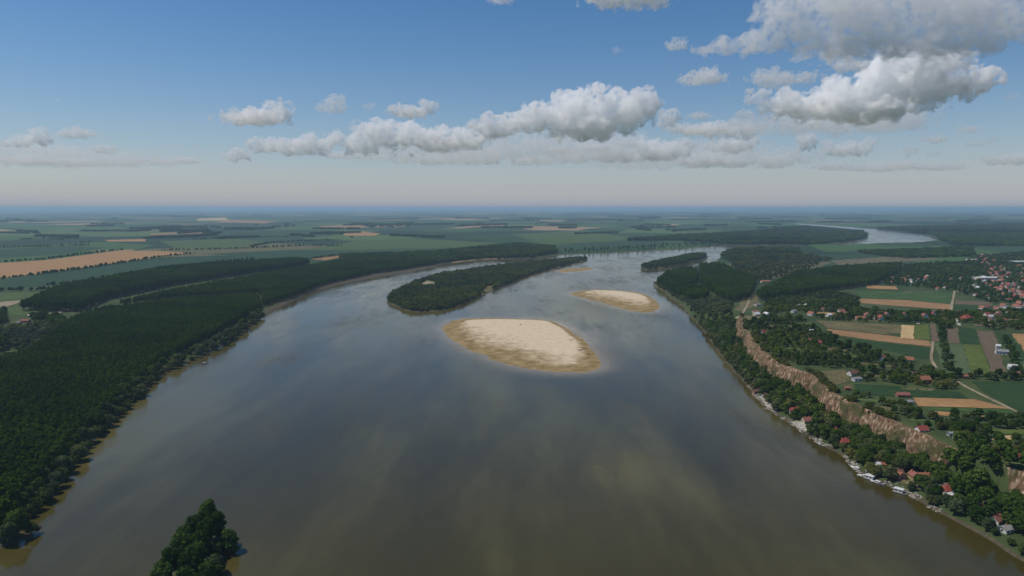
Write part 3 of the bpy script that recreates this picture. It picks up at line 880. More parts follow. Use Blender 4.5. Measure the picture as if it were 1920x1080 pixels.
for nm, mat, px in [
    # plateau on the right
    ('wheat_field', STUBBLE, [(1613, 560), (1700, 563), (1783, 571), (1782, 581), (1700, 575), (1613, 568)]),
    ('crop_field', GREEN_M, [(1600, 545), (1790, 549), (1784, 569), (1700, 562), (1611, 559)]),
    ('wheat_field', WHEAT, [(1623, 535), (1680, 537), (1684, 543), (1627, 541)]),
    ('ploughed_field', SOIL, [(1791, 563), (1860, 567), (1860, 573), (1791, 570)]),
    ('crop_field', GREEN_D, [(1790, 572), (1862, 575), (1862, 582), (1789, 581)]),
    ('meadow', DRYGRASS, [(1530, 601), (1690, 610), (1689, 626), (1660, 627), (1553, 616)]),
    ('wheat_field', STUBBLE, [(1550, 617), (1655, 628), (1742, 640), (1745, 650), (1660, 641), (1565, 628)]),
    ('wheat_field', WHEAT_B, [(1690, 609), (1714, 611), (1713, 637), (1688, 635)]),
    ('crop_field', GREEN_Y, [(1715, 610), (1741, 608), (1744, 637), (1714, 637)]),
    ('ploughed_field', SOIL, [(1743, 607), (1754, 607), (1760, 640), (1748, 642)]),
    ('crop_field', GREEN_D, [(1568, 632), (1660, 643), (1745, 653), (1747, 674), (1705, 668), (1600, 643)]),
    ('crop_field', GREEN_G, [(1751, 644), (1803, 647), (1823, 702), (1771, 700)]),
    ('crop_field', GREEN_Y, [(1804, 647), (1839, 647), (1859, 703), (1824, 702)]),
    ('ploughed_field', SOIL, [(1830, 621), (1862, 621), (1888, 700), (1861, 703), (1841, 648)]),
    ('crop_field', GREEN_D, [(1796, 613), (1829, 617), (1837, 646), (1801, 644)]),
    ('ploughed_field', SOIL, [(1774, 618), (1795, 614), (1800, 644), (1779, 643)]),
    ('crop_field', GREEN_D, [(1864, 623), (1896, 627), (1925, 672), (1912, 690), (1890, 660)]),
    ('wheat_field', WHEAT, [(1898, 626), (1965, 628), (1970, 690), (1926, 668)]),
    ('crop_field', GREEN_G, [(1905, 660), (1925, 674), (1960, 720), (1925, 705)]),
    ('crop_field', GREEN_D, [(1600, 720), (1700, 726), (1800, 736), (1816, 748), (1720, 744), (1605, 741)]),
    ('wheat_field', WHEAT, [(1712, 746), (1827, 749), (1896, 767), (1722, 762)]),
    ('crop_field', GREEN_M, [(1733, 764), (1905, 769), (1899, 776), (1740, 770)]),
    ('wheat_field', WHEAT, [(1743, 771), (1798, 774), (1797, 783), (1748, 777)]),
    ('wheat_field', WHEAT, [(1814, 775), (1846, 776), (1845, 782), (1816, 780)]),
    ('crop_field', GREEN_D, [(1822, 716), (1990, 714), (2010, 800), (1940, 786), (1896, 763), (1842, 733)]),
    ('meadow', GREEN_Y, [(1852, 806), (1960, 806), (1960, 815), (1856, 814)]),
    ('wheat_field', WHEAT_B, [(1860, 817), (1913, 818), (1912, 825), (1862, 825)]),
    ('meadow', MEADOW, [(1898, 866), (1950, 866), (1950, 876), (1902, 876)]),
    ('meadow', MEADOW, [(1470, 633), (1505, 632), (1507, 641), (1475, 644)]),
    ('meadow', DRYGRASS, [(1392, 592), (1440, 594), (1446, 600), (1398, 600)]),
    ('meadow', DRYGRASS, [(1372, 585), (1400, 548), (1418, 556), (1424, 566), (1392, 590), (1372, 606)]),
    ('meadow', DRYGRASS, [(1535, 697), (1585, 694), (1595, 715), (1570, 722), (1545, 708)]),
    # lowland beyond it
    ('reed_bed', REED, [(1425, 505), (1500, 488), (1560, 492), (1520, 506), (1470, 520), (1432, 524)]),
    ('reed_bed', REED, [(1555, 489), (1690, 480), (1775, 485), (1700, 491), (1575, 498)]),
    ('meadow', GREEN_B, [(1440, 478), (1600, 470), (1690, 478), (1560, 487), (1450, 492)]),
    ('crop_field', MEADOW, [(1285, 432), (1360, 430), (1345, 436), (1290, 438)]),
    # plain on the left
    ('wheat_field', WHEAT, [(-90, 503), (0, 493), (83, 488), (160, 478), (233, 470), (300, 471), (360, 475), (300, 481), (233, 491), (167, 501), (100, 510), (43, 517), (-90, 534)]),
    ('wheat_field', WHEAT, [(195, 450), (273, 448), (273, 453), (207, 453)]),
    ('ploughed_field', STUBBLE, [(280, 438), (383, 434), (388, 437), (284, 441)]),
    ('wheat_field', WHEAT_B, [(372, 410), (423, 408), (430, 413), (370, 414)]),
    ('ploughed_field', STUBBLE, [(430, 412), (520, 415), (500, 419), (400, 417)]),
    ('wheat_field', STUBBLE, [(580, 486), (637, 478), (652, 480), (610, 488)]),
    ('wheat_field', STUBBLE, [(600, 424), (760, 420), (757, 425), (600, 428)]),
    ('wheat_field', WHEAT, [(640, 438), (680, 434), (712, 438), (703, 442), (650, 442)]),
    ('wheat_field', STUBBLE, [(882, 420), (948, 421), (940, 425), (883, 426)]),
    ('wheat_field', STUBBLE, [(606, 424), (640, 422), (642, 425), (608, 427)]),
    ('meadow', MEADOW, [(670, 452), (760, 446), (935, 456), (880, 464), (700, 468), (560, 470)]),
    ('meadow', MEADOW, [(960, 440), (1090, 432), (1180, 445), (1130, 458), (1000, 452)]),
    ('meadow', GREEN_B, [(1050, 458), (1170, 450), (1290, 455), (1230, 463), (1060, 468)]),
    ('crop_field', GREEN_B, [(-90, 540), (100, 514), (240, 494), (365, 482), (440, 482), (300, 500), (120, 530), (-90, 556)]),
    ('crop_field', GREEN_B, [(380, 476), (560, 468), (660, 472), (560, 488), (420, 492), (440, 480)]),
    ('crop_field', MEADOW, [(300, 452), (440, 448), (520, 456), (420, 466), (330, 466)]),
    ('crop_field', GREEN_B, [(-60, 470), (120, 462), (200, 464), (120, 476), (-60, 488)]),
    ('meadow', MEADOW, [(-60, 549), (85, 548), (57, 563), (-60, 569)]),
    ('ploughed_field', DIRT, [(-40, 571), (36, 563), (40, 566), (14, 575), (-40, 577)]),
    ('meadow', MEADOW, [(-40, 580), (60, 572), (110, 578), (80, 590), (-40, 594)]),
    ('dirt_patch', DIRT, [(82, 591), (108, 583), (120, 578), (122, 583), (104, 592)]),
    ('dirt_patch', DIRT, [(124, 580), (140, 574), (143, 578), (128, 583)]),
    ('dirt_patch', DIRT, [(157, 572), (182, 565), (184, 570), (160, 577)]),
    # island and shore
    ('sand_patch', DIRT, [(790, 532), (800, 527), (815, 530), (814, 536), (794, 538)]),
    ('meadow', DRYGRASS, [(905, 548), (915, 538), (925, 537), (918, 546)]),
    ('dirt_yard', DIRT, [(1758, 930), (1772, 934), (1786, 948), (1782, 957), (1770, 948)]),
    ('dirt_yard', DIRT, [(1776, 918), (1795, 921), (1792, 938), (1776, 932)]),
    ('lawn', DRYGRASS, [(1680, 899), (1727, 899), (1730, 912), (1712, 910), (1684, 906)]),
    ('stone_terrace', CONC, [(1484, 792), (1502, 790), (1516, 800), (1512, 810), (1498, 803)]),
    ('stone_terrace', CONC, [(1428, 748), (1436, 742), (1444, 752), (1456, 757), (1448, 767), (1438, 763)]),
    ('stone_terrace', CONC, [(1622, 881), (1640, 884), (1648, 890), (1640, 898), (1628, 890)]),
]:
    field(nm, px, mat)
# narrow garden strips among the trees of the plateau
STRIPS = []
_sg = np.random.default_rng(123)
for (cx, cy, w, hh, tilt, mt, nm) in [
    (1462, 612, 50, 4, 1, DRYGRASS, 'garden_strip'), (1500, 606, 44, 3, 1, MEADOW, 'garden_strip'), (1478, 655, 46, 5, 1, MEADOW, 'garden_strip'), (1560, 655, 56, 4, 3, DRYGRASS, 'garden_strip'),
    (1600, 668, 50, 4, 3, MEADOW, 'garden_strip'), (1640, 684, 60, 4, 3, DRYGRASS, 'garden_strip'), (1690, 697, 64, 4, 3, SOIL, 'garden_strip'), (1650, 706, 60, 4, 2, DRYGRASS, 'garden_strip'),
    (1720, 730, 60, 4, 2, DRYGRASS, 'garden_strip'), (1640, 752, 60, 5, 3, MEADOW, 'garden_strip'), (1680, 768, 60, 5, 3, DRYGRASS, 'garden_strip'), (1740, 790, 70, 5, 3, MEADOW, 'garden_strip'),
    (1820, 798, 70, 5, 2, DRYGRASS, 'garden_strip'), (1560, 588, 60, 3, 1, WHEAT, 'garden_strip'), (1620, 601, 50, 2.4, 1, DRYGRASS, 'garden_strip'), (1760, 583, 40, 2.4, 0, SOIL, 'garden_strip'),
    (1880, 600, 60, 3, 0, DRYGRASS, 'garden_strip'), (1850, 610, 50, 3, 0, SOIL, 'garden_strip'), (1720, 548, 60, 1.6, 0, DRYGRASS, 'garden_strip'), (1500, 572, 50, 2.6, 0, MEADOW, 'garden_strip'),
    (1548, 563, 40, 2.2, 0, DRYGRASS, 'garden_strip')]:
    q = [(cx - w / 2, cy - hh / 2 - tilt), (cx + w / 2, cy - hh / 2 + tilt), (cx + w / 2 + 2, cy + hh / 2 + tilt), (cx - w / 2 + 2, cy + hh / 2 - tilt)]
    field(nm, q, mt)
    STRIPS.append(np.array([U(*k) for k in [(q[0][0], q[0][1]), (q[1][0], q[1][1]), (q[2][0], q[2][1] + 3), (q[3][0], q[3][1] + 3)]]))
# light strips of vegetable beds in the green field
for (x, y, w) in [(1660, 548, 24), (1690, 551, 20), (1725, 553, 22), (1765, 556, 24), (1640, 552, 18), (1700, 557, 18), (1755, 547, 16)]:
    field('vegetable_bed', [(x - w / 2, y), (x + w / 2, y + 0.5), (x + w / 2, y + 2.0), (x - w / 2, y + 1.6)], GREEN_G, 0.6)

def track(name, px, width, mat, lift=0.55, world=False):
    p = catmull(np.array(px) if world else [U(*q) for q in px], 6, closed=False)
    d = np.gradient(p, axis=0); d /= np.hypot(d[:, 0], d[:, 1])[:, None] + 1e-9
    nrm = np.stack([-d[:, 1], d[:, 0]], -1)
    w = width * (0.85 + 0.3 * fbm(np.arange(len(p)) / 3.0, np.zeros(len(p)), 61, 2))[:, None] / 2
    rows = []
    for k in (-1, -0.33, 0.33, 1):
        q = p + nrm * w * k
        rows.append(np.column_stack([q, G(q[:, 0], q[:, 1]) + lift]))
    A = np.array(rows)
    for k in (0, 3):
        e = A[k].copy(); e[:, 2] -= lift + 0.4
        A = np.concatenate([A, e[None]], 0) if k == 3 else np.concatenate([e[None], A], 0)
        if k == 0:
            A0 = A
    A = np.concatenate([A0, A[-1:]], 0)
    c = A.reshape(-1, 3).mean(0)
    o = link(name, mesh_np(name, A.reshape(-1, 3) - c, grid_faces(A.shape[0], A.shape[1])[:, ::-1], [mat]), kind='structure')
    o.location = c
    return o
track('dirt_road', [(1790, 546), (1788, 556), (1785, 570), (1783, 582)], 4.5, DIRT)
track('dirt_road', [(1749, 641), (1748, 655), (1746, 670), (1750, 682), (1755, 690)], 3.2, DIRT)
track('dirt_road', [(1764, 697), (1775, 706), (1790, 712), (1812, 726), (1850, 745), (1895, 767), (1930, 784)], 2.6, DIRT)
track('dirt_path', [(1700, 906), (1720, 913), (1745, 925), (1760, 934)], 3.0, DIRT)
track('dirt_path', [(1366, 612), (1378, 598), (1392, 588), (1402, 570), (1406, 556)], 3.5, DIRT)
track('dirt_path', [(1418, 706), (1424, 722), (1432, 735), (1436, 748)], 3.5, CONC)
track('lane', [(1644, 584), (1640, 592), (1637, 600)], 5.0, CONC)
track('lane', [(1716, 590), (1719, 600), (1722, 608)], 4.5, CONC)
track('lane', [(1790, 596), (1797, 606), (1799, 611)], 4.5, CONC)
# ------------------------------------------------------------------ foliage
def leaf_material(name, c1, c2, c3, trans=0.25):
    t = NT(name)
    oi = t.n('ShaderNodeObjectInfo')
    base = t.ramp(oi.outputs['Random'], [(0.0, c1), (0.5, c2), (1.0, c3)])
    n = t.noise(t.pos(), 0.35, 3, 0.6)
    big = t.noise(t.pos(), 0.012, 3, 0.5)
    c = t.mix(t.ramp(n, [(0.3, (0, 0, 0)), (0.7, (1, 1, 1))]), t.mix(1.0, base, (0.75, 0.77, 0.75), 'MULTIPLY'), t.mix(1.0, base, (1.2, 1.18, 1.1), 'MULTIPLY'))
    c = t.mix(t.ramp(big, [(0.38, (0, 0, 0)), (0.62, (1, 1, 1))]), t.mix(1.0, c, (0.78, 0.84, 0.88), 'MULTIPLY'), t.mix(1.0, c, (1.2, 1.14, 0.9), 'MULTIPLY'))
    wide = t.noise(t.pos(), 0.0045, 3, 0.5)
    c = t.mix(t.ramp(wide, [(0.4, (0, 0, 0)), (0.6, (1, 1, 1))]), t.mix(1.0, c, (0.8, 0.88, 0.95), 'MULTIPLY'), t.mix(1.0, c, (1.18, 1.1, 0.85), 'MULTIPLY'))
    d = t.n('ShaderNodeBsdfDiffuse'); t.l(c, d.inputs['Color'])
    tr = t.n('ShaderNodeBsdfTranslucent'); t.l(c, tr.inputs['Color'])
    m = t.n('ShaderNodeMixShader'); m.inputs[0].default_value = trans
    t.l(d.outputs[0], m.inputs[1]); t.l(tr.outputs[0], m.inputs[2])
    t.l(m.outputs[0], t.out.inputs['Surface'])
    return t.m
POPLAR = leaf_material('poplar_leaf', (0.040, 0.088, 0.009), (0.050, 0.104, 0.011), (0.062, 0.118, 0.014))
BROAD = leaf_material('broad_leaf', (0.036, 0.074, 0.014), (0.058, 0.108, 0.022), (0.094, 0.148, 0.034))
WILLOW = leaf_material('willow_leaf', (0.08, 0.105, 0.05), (0.105, 0.135, 0.066), (0.14, 0.165, 0.085))
SHRUB = leaf_material('shrub_leaf', (0.055, 0.078, 0.022), (0.085, 0.110, 0.034), (0.13, 0.14, 0.050))
def bark():
    t = NT('bark')
    c = t.ramp(t.noise(t.pos((3, 3, 0.6), obj=True), 1.0, 4), [(0.3, (0.06, 0.05, 0.04)), (0.7, (0.15, 0.13, 0.10))])
    t.principled(c, 0.9, None, spec=0.1)
    return t.m
BARK = bark()

def crown_np(seed, h, r, nl, leaf, nleaf, top=0.55, core=0.72):
    """a crown of many leafy clumps: vertices and triangles"""
    g = np.random.default_rng(seed)
    z0 = h * 0.22
    V, Fa, n = [], [], 0
    lumps = [(np.array([0, 0, z0 + (h - z0) * 0.5]), np.array([r * 0.62, r * 0.62, (h - z0) * 0.42]))]
    for k in range(nl):
        u = (k + 0.5) / nl
        zz = z0 + (h - z0) * (0.16 + 0.76 * u)
        ring = r * math.sqrt(max(0.05, 1 - ((zz - z0) / (h - z0) - top * 0.75) ** 2 * 2.6)) * 0.66
        a = k * 2.39996 + g.uniform(-0.5, 0.5)
        rr = ring * g.uniform(0.55, 1.12)
        s = r * g.uniform(0.3, 0.5)
        lumps.append((np.array([math.cos(a) * rr, math.sin(a) * rr, zz]), np.array([s, s, s * g.uniform(0.75, 1.0)])))
    for c, s in lumps:
        v = ICO1[0] * (1 + g.uniform(-0.15, 0.15, (len(ICO1[0]), 1))) * s * core + c
        V.append(v); Fa.append(ICO1[1] + n); n += len(v)
        m = nleaf
        d = g.normal(size=(m, 3)); d[:, 2] = np.abs(d[:, 2]) * 0.9 + d[:, 2] * 0.35
        d /= np.linalg.norm(d, axis=1)[:, None]
        p = c + d * s * g.uniform(0.72, 1.12, (m, 1))
        nn = d + g.normal(size=(m, 3)) * 0.55; nn /= np.linalg.norm(nn, axis=1)[:, None]
        a = np.cross(nn, g.normal(size=(m, 3))); a /= np.linalg.norm(a, axis=1)[:, None]
        b = np.cross(nn, a)
        L = leaf * g.uniform(0.6, 1.35, (m, 1))
        q = np.stack([p - a * L, p + b * L * 0.8, p + a * L, p - b * L * 0.8], 1).reshape(-1, 3)
        i = np.arange(m)[:, None] * 4 + n
        Fa.append(np.concatenate([i + [0, 1, 2], i + [0, 2, 3]])); V.append(q); n += len(q)
    return np.vstack(V), np.vstack(Fa)

def tube_np(pts, rad, k=6):
    V, Fa = [], []
    pts = np.array(pts, float)
    for i, (p, r) in enumerate(zip(pts, rad)):
        a = np.arange(k) * 2 * math.pi / k
        V.append(np.stack([p[0] + np.cos(a) * r, p[1] + np.sin(a) * r, np.full(k, p[2])], -1))
        if i:
            b0, b1 = (i - 1) * k, i * k
            for j in range(k):
                j2 = (j + 1) % k
                Fa += [(b0 + j, b0 + j2, b1 + j2), (b0 + j, b1 + j2, b1 + j)]
    return np.vstack(V), np.array(Fa)

def trunk_np(seed, h, r):
    g = np.random.default_rng(seed)
    bend = g.normal(0, 0.02 * h, 2)
    V, Fa = tube_np([(0, 0, -0.6), (0.1, 0, h * 0.2), (bend[0], bend[1], h * 0.5), (bend[0] * 1.5, bend[1] * 1.5, h * 0.8)],
                    [0.026 * h, 0.020 * h, 0.013 * h, 0.004 * h])
    n = len(V); VV, FF = [V], [Fa]
    for k in range(4):
        a = k * 1.9 + g.uniform(0, 1); zz = h * (0.25 + 0.1 * k)
        e = np.array([math.cos(a) * r * 0.7, math.sin(a) * r * 0.7, zz + h * 0.16])
        v, f = tube_np([(bend[0] * 0.5, bend[1] * 0.5, zz), e * 0.55 + np.array([0, 0, zz * 0.45]), e], [0.010 * h, 0.007 * h, 0.003 * h], 5)
        VV.append(v); FF.append(f + n); n += len(v)
    return np.vstack(VV), np.vstack(FF)

# (height, crown radius, clumps, leaf material)
KIND = {'poplar': (20.0, 4.6, 13, POPLAR, 0.5), 'broad': (14.0, 6.0, 15, BROAD, 0.5), 'willow': (11.5, 6.2, 15, WILLOW, 0.5), 'shrub': (5.0, 3.4, 9, SHRUB, 0.45)}
FINE, COARSE = {}, {}
for kn, (h, r, nl, mt, top) in KIND.items():
    FINE[kn], COARSE[kn] = [], []
    for s in range(4):
        v, f = crown_np(17 * s + len(kn), h, r, nl + 4, 0.11 * r if kn != 'shrub' else 0.38, 90, top)
        tv, tf = trunk_np(s + 5, h, r)
        FINE[kn].append((mesh_np(kn + '_crown', v, f, [mt]), mesh_np(kn + '_trunk', tv, tf, [BARK], True)))
        v, f = crown_np(31 * s + len(kn), h, r, nl - 3, 0.19 * r, 26, top, 0.8)
        tv, tf = trunk_np(s + 9, h, r)
        COARSE[kn].append(mesh_np(kn + '_tree', np.vstack([v, tv]), np.vstack([f, tf + len(v)]), [mt, BARK],
                                  mat_index=np.r_[np.zeros(len(f), int), np.ones(len(tf), int)]))
# groups of crowns for woods too far off to tell the trees apart
COARSE['clump'] = []
for s in range(4):
    g = np.random.default_rng(70 + s)
    V, Fa, n = [], [], 0
    for k in range(7):
        v, f = crown_np(200 + s * 10 + k, g.uniform(11, 16), g.uniform(4.5, 6.5), 6, 1.3, 12, 0.5, 0.85)
        a = k * 2.4; rr = 3.6 * math.sqrt(k)
        V.append(v + np.array([math.cos(a) * rr, math.sin(a) * rr, -1.5])); Fa.append(f + n); n += len(v)
    COARSE['clump'].append(mesh_np('tree_clump', np.vstack(V), np.vstack(Fa), [BROAD]))

PROTO = {}
for kn, lst in COARSE.items():
    c = bpy.data.collections.new('proto_' + kn)
    for me in lst:
        c.objects.link(bpy.data.objects.new('proto_' + kn, me))
    PROTO[kn] = c

def scatter_group(coll):
    ng = bpy.data.node_groups.new('scatter_' + coll.name, 'GeometryNodeTree')
    ng.interface.new_socket('Geometry', in_out='INPUT', socket_type='NodeSocketGeometry')
    ng.interface.new_socket('Geometry', in_out='OUTPUT', socket_type='NodeSocketGeometry')
    N = ng.nodes
    gi, go = N.new('NodeGroupInput'), N.new('NodeGroupOutput')
    ci = N.new('GeometryNodeCollectionInfo'); ci.inputs['Collection'].default_value = coll
    ci.inputs['Separate Children'].default_value = True; ci.inputs['Reset Children'].default_value = True
    ip = N.new('GeometryNodeInstanceOnPoints'); ip.inputs['Pick Instance'].default_value = True
    at = N.new('GeometryNodeInputNamedAttribute'); at.data_type = 'FLOAT_VECTOR'; at.inputs['Name'].default_value = 'srs'
    sep = N.new('ShaderNodeSeparateXYZ'); cs = N.new('ShaderNodeCombineXYZ'); cr = N.new('ShaderNodeCombineXYZ')
    er = N.new('FunctionNodeEulerToRotation')
    L = ng.links.new
    L(gi.outputs[0], ip.inputs['Points']); L(ci.outputs[0], ip.inputs['Instance'])
    L(at.outputs[0], sep.inputs[0])
    L(sep.outputs[0], cs.inputs[0]); L(sep.outputs[0], cs.inputs[1]); L(sep.outputs[1], cs.inputs[2])
    L(sep.outputs[2], cr.inputs[2]); L(cr.outputs[0], er.inputs[0])
    L(er.outputs[0], ip.inputs['Rotation']); L(cs.outputs[0], ip.inputs['Scale'])
    L(ip.outputs[0], go.inputs[0])
    return ng
SG = {k: scatter_group(c) for k, c in PROTO.items()}

def scatter(name, kind, xy, s, sz, label, cat):
    if len(xy) == 0:
        return
    me = bpy.data.meshes.new(name)
    me.vertices.add(len(xy))
    z = G(xy[:, 0], xy[:, 1]) - 0.2
    me.vertices.foreach_set('co', np.column_stack([xy, z]).astype(np.float32).ravel())
    a = me.attributes.new('srs', 'FLOAT_VECTOR', 'POINT')
    a.data.foreach_set('vector', np.column_stack([s, sz, RNG.uniform(0, 6.28, len(xy))]).astype(np.float32).ravel())
    o = link(name, me, kind='stuff', label=label, category=cat)
    m = o.modifiers.new('trees', 'NODES'); m.node_group = SG[kind]
    return o

def fill(poly, step, jit=0.42, ang=0.0, keep=1.0):
    poly = np.asarray(poly)
    ca, sa = math.cos(ang), math.sin(ang)
    R = np.array([[ca, -sa], [sa, ca]])
    q = poly @ R
    lo, hi = q.min(0), q.max(0)
    gx_, gy_ = np.meshgrid(np.arange(lo[0], hi[0], step), np.arange(lo[1], hi[1], step))
    p = np.stack([gx_.ravel(), gy_.ravel()], -1) + RNG.uniform(-jit, jit, (gx_.size, 2)) * step
    p = p @ R.T
    k = inside(poly, p[:, 0], p[:, 1]) & (RNG.random(len(p)) < keep)
    return p[k]

def upoly(px, z):
    return np.array([plane_pt(x, y, z) for x, y in px])

ORD_1 = ['first', 'second', 'third', 'fourth', 'fifth', 'sixth', 'seventh', 'eighth', 'ninth', 'tenth', 'eleventh', 'twelfth', 'thirteenth', 'fourteenth',
         'fifteenth', 'sixteenth', 'seventeenth', 'eighteenth', 'nineteenth']
TENS = ['', '', 'twenty', 'thirty', 'forty', 'fifty', 'sixty', 'seventy', 'eighty', 'ninety']
TENTH = ['', '', 'twentieth', 'thirtieth', 'fortieth', 'fiftieth', 'sixtieth', 'seventieth', 'eightieth', 'ninetieth']
def ordinal(n):
    if n > 100:
        return 'hundred-and-' + ordinal(n - 100)
    if n == 100:
        return 'hundredth'
    if n < 20:
        return ORD_1[n - 1]
    return TENTH[n // 10] if n % 10 == 0 else TENS[n // 10] + '-' + ORD_1[n % 10 - 1]
_n_tree = [0]
def tree(kind, x, y, s, label, group, sz=None, name='tree'):
    i = _n_tree[0]; _n_tree[0] += 1
    crown, trunk = FINE[kind][i % 4]
    t = thing(name, (float(x), float(y), float(G(x, y)) - 0.15), random.uniform(0, 6.28), label, 'shrub' if name == 'shrub' else 'tree', group,
              (s * random.uniform(0.92, 1.08), s * random.uniform(0.92, 1.08), sz or s))
    link('trunk', trunk, t); link('crown', crown, t)
    return t

KEEP_CLEAR = []     # (x, y, radius, length towards the camera) round houses
def clear_of(xy, extra=0.0):
    k = np.ones(len(xy), bool)
    for (x, y, r, f) in KEEP_CLEAR:
        dx, dy = xy[:, 0] - x, xy[:, 1] - y
        n = math.hypot(x, y)
        along = -(dx * x + dy * y) / n            # towards the camera
        side = np.abs(dx * y - dy * x) / n
        k &= ~((side < r * 0.85) & (along > -r) & (along < r + f))
    return xy[k]
# ------------------------------------------------------------------ houses
def plain(name, c, rough=0.85, var=0.25, scale=1.2):
    t = NT(name)
    n = t.noise(t.pos(obj=True), scale, 5, 0.6)
    col = t.mix(t.ramp(n, [(0.3, (0, 0, 0)), (0.7, (1, 1, 1))]), tuple(q * (1 - var) for q in c), tuple(min(1, q * (1 + var * 0.6)) for q in c))
    t.principled(col, rough, n, 0.05, 0.2)
    return t.m

def tiles(name, c):
    t = NT(name)
    w = t.n('ShaderNodeTexWave', wave_type='BANDS', bands_direction='X')
    w.inputs['Scale'].default_value = 1.3
    w.inputs['Distortion'].default_value = 0.6
    t.l(t.pos(obj=True), w.inputs['Vector'])
    n = t.noise(t.pos(obj=True), 0.7, 5, 0.65)
    f = t.math('ADD', t.math('MULTIPLY', w.outputs['Fac'], 0.35), t.math('MULTIPLY', n, 0.65))
    col = t.mix(t.ramp(f, [(0.3, (0, 0, 0)), (0.7, (1, 1, 1))]), tuple(q * 0.6 for q in c), tuple(min(1, q * 1.25) for q in c))
    t.principled(col, 0.8, f, 0.08, 0.2)
    return t.m

ROOF = {'red': tiles('red_tile', (0.32, 0.08, 0.06)), 'pink': tiles('faded_red_tile', (0.30, 0.12, 0.095)), 'orange': tiles('orange_tile', (0.34, 0.14, 0.08)),
        'brown': tiles('brown_tile', (0.16, 0.085, 0.06)), 'grey': tiles('grey_sheet', (0.27, 0.27, 0.26)), 'white': tiles('white_sheet', (0.68, 0.68, 0.66))}
WALL = {'white': plain('white_render', (0.70, 0.68, 0.63)), 'cream': plain('cream_render', (0.60, 0.52, 0.38)), 'brick': plain('bare_brick', (0.36, 0.19, 0.13)),
        'grey': plain('grey_render', (0.42, 0.41, 0.39)), 'wood': plain('dark_wood', (0.13, 0.09, 0.06)), 'ochre': plain('ochre_render', (0.52, 0.36, 0.17))}
GLASS = plain('dark_window', (0.03, 0.035, 0.04), 0.15, 0.2)
DOORM = plain('door_wood', (0.11, 0.06, 0.035))
METAL = plain('grey_metal', (0.35, 0.36, 0.37), 0.5)
WHITEP = plain('white_boat_paint', (0.75, 0.75, 0.72), 0.4, 0.12)
BLUEP = plain('blue_boat_paint', (0.07, 0.13, 0.22), 0.4, 0.2)
TIMBER = plain('weathered_timber', (0.22, 0.18, 0.14), 0.9, 0.4)
STONE = plain('pale_stone', (0.34, 0.31, 0.26), 0.95, 0.3)

def box_np(cx, cy, cz, sx, sy, sz):
    v = np.array([[x, y, z] for z in (-1, 1) for y in (-1, 1) for x in (-1, 1)]) * 0.5 * np.array([sx, sy, sz]) + np.array([cx, cy, cz])
    f = np.array([[0, 2, 3, 1], [4, 5, 7, 6], [0, 1, 5, 4], [2, 6, 7, 3], [0, 4, 6, 2], [1, 3, 7, 5]])
    return v, f

_hm = {}
def house_meshes(L, W, H, R, wall, roof, windows, hip):
    key = (L, W, H, R, wall, roof, windows, hip)
    if key in _hm:
        return _hm[key]
    l, w = L / 2, W / 2
    e = 0.45
    hl = l * 0.45 if hip else l
    # walls with gables, standing a little into the ground
    v = [(-l, -w, -1.5), (l, -w, -1.5), (l, w, -1.5), (-l, w, -1.5), (-l, -w, H), (l, -w, H), (l, w, H), (-l, w, H)]
    f = [(0, 1, 5, 4), (1, 2, 6, 5), (2, 3, 7, 6), (3, 0, 4, 7), (4, 5, 6, 7)]
    me = bpy.data.meshes.new('wall')
    if not hip:
        v += [(-l, 0, H + R), (l, 0, H + R)]
        f = f[:4] + [(4, 8, 7), (5, 6, 9), (4, 5, 9, 8), (7, 8, 9, 6)]
    me.from_pydata(v, [], f); me.materials.append(WALL[wall]); me.update()
    # roof slabs with an overhang
    th = 0.22
    k = R / w
    top = [(-l - e, -w - e, H - e * k), (l + e, -w - e, H - e * k), (l + e, w + e, H - e * k), (-l - e, w + e, H - e * k),
           (-hl - (0 if hip else e), 0, H + R), (hl + (0 if hip else e), 0, H + R)]
    rv = [(a, b, c + 0.05) for a, b, c in top] + [(a, b, c + th + 0.05) for a, b, c in top]
    rf = [(6, 7, 11, 10), (8, 9, 10, 11), (0, 4, 5, 1), (2, 5, 4, 3), (0, 1, 7, 6), (2, 3, 9, 8)]
    if hip:
        rf += [(7, 8, 11), (9, 6, 10), (1, 5, 2), (3, 4, 0), (1, 2, 8, 7), (3, 0, 6, 9)]
    else:
        rf += [(1, 5, 11, 7), (5, 2, 8, 11), (3, 4, 10, 9), (4, 0, 6, 10)]
    ro = bpy.data.meshes.new('roof')
    ro.from_pydata(rv, [], rf); ro.materials.append(ROOF[roof]); ro.update()
    parts = [('wall', me), ('roof', ro)]
    if windows:
        cv, cf = box_np(l * 0.4, w * 0.3, H + R * 0.95, 0.7, 0.7, 1.5)
        parts.append(('chimney', mesh_np('chimney', cv, cf, [WALL['brick']])))
        n = max(2, int(L / 3))
        for sy in (-1, 1):
            for i in range(n):
                x = (i + 0.5) / n * L - l
                if sy < 0 and i == n // 2:
                    parts.append(('door', mesh_np('door', *box_np(x, sy * w, 1.05, 1.0, 0.12, 2.1), [DOORM])))
                else:
                    parts.append(('window', mesh_np('window', *box_np(x, sy * w, 1.6, 1.2, 0.1, 1.2), [GLASS])))
        for sx in (-1, 1):
            parts.append(('window', mesh_np('window', *box_np(sx * l, 0, 1.6, 0.1, 1.2, 1.2), [GLASS])))
    _hm[key] = parts
    return parts

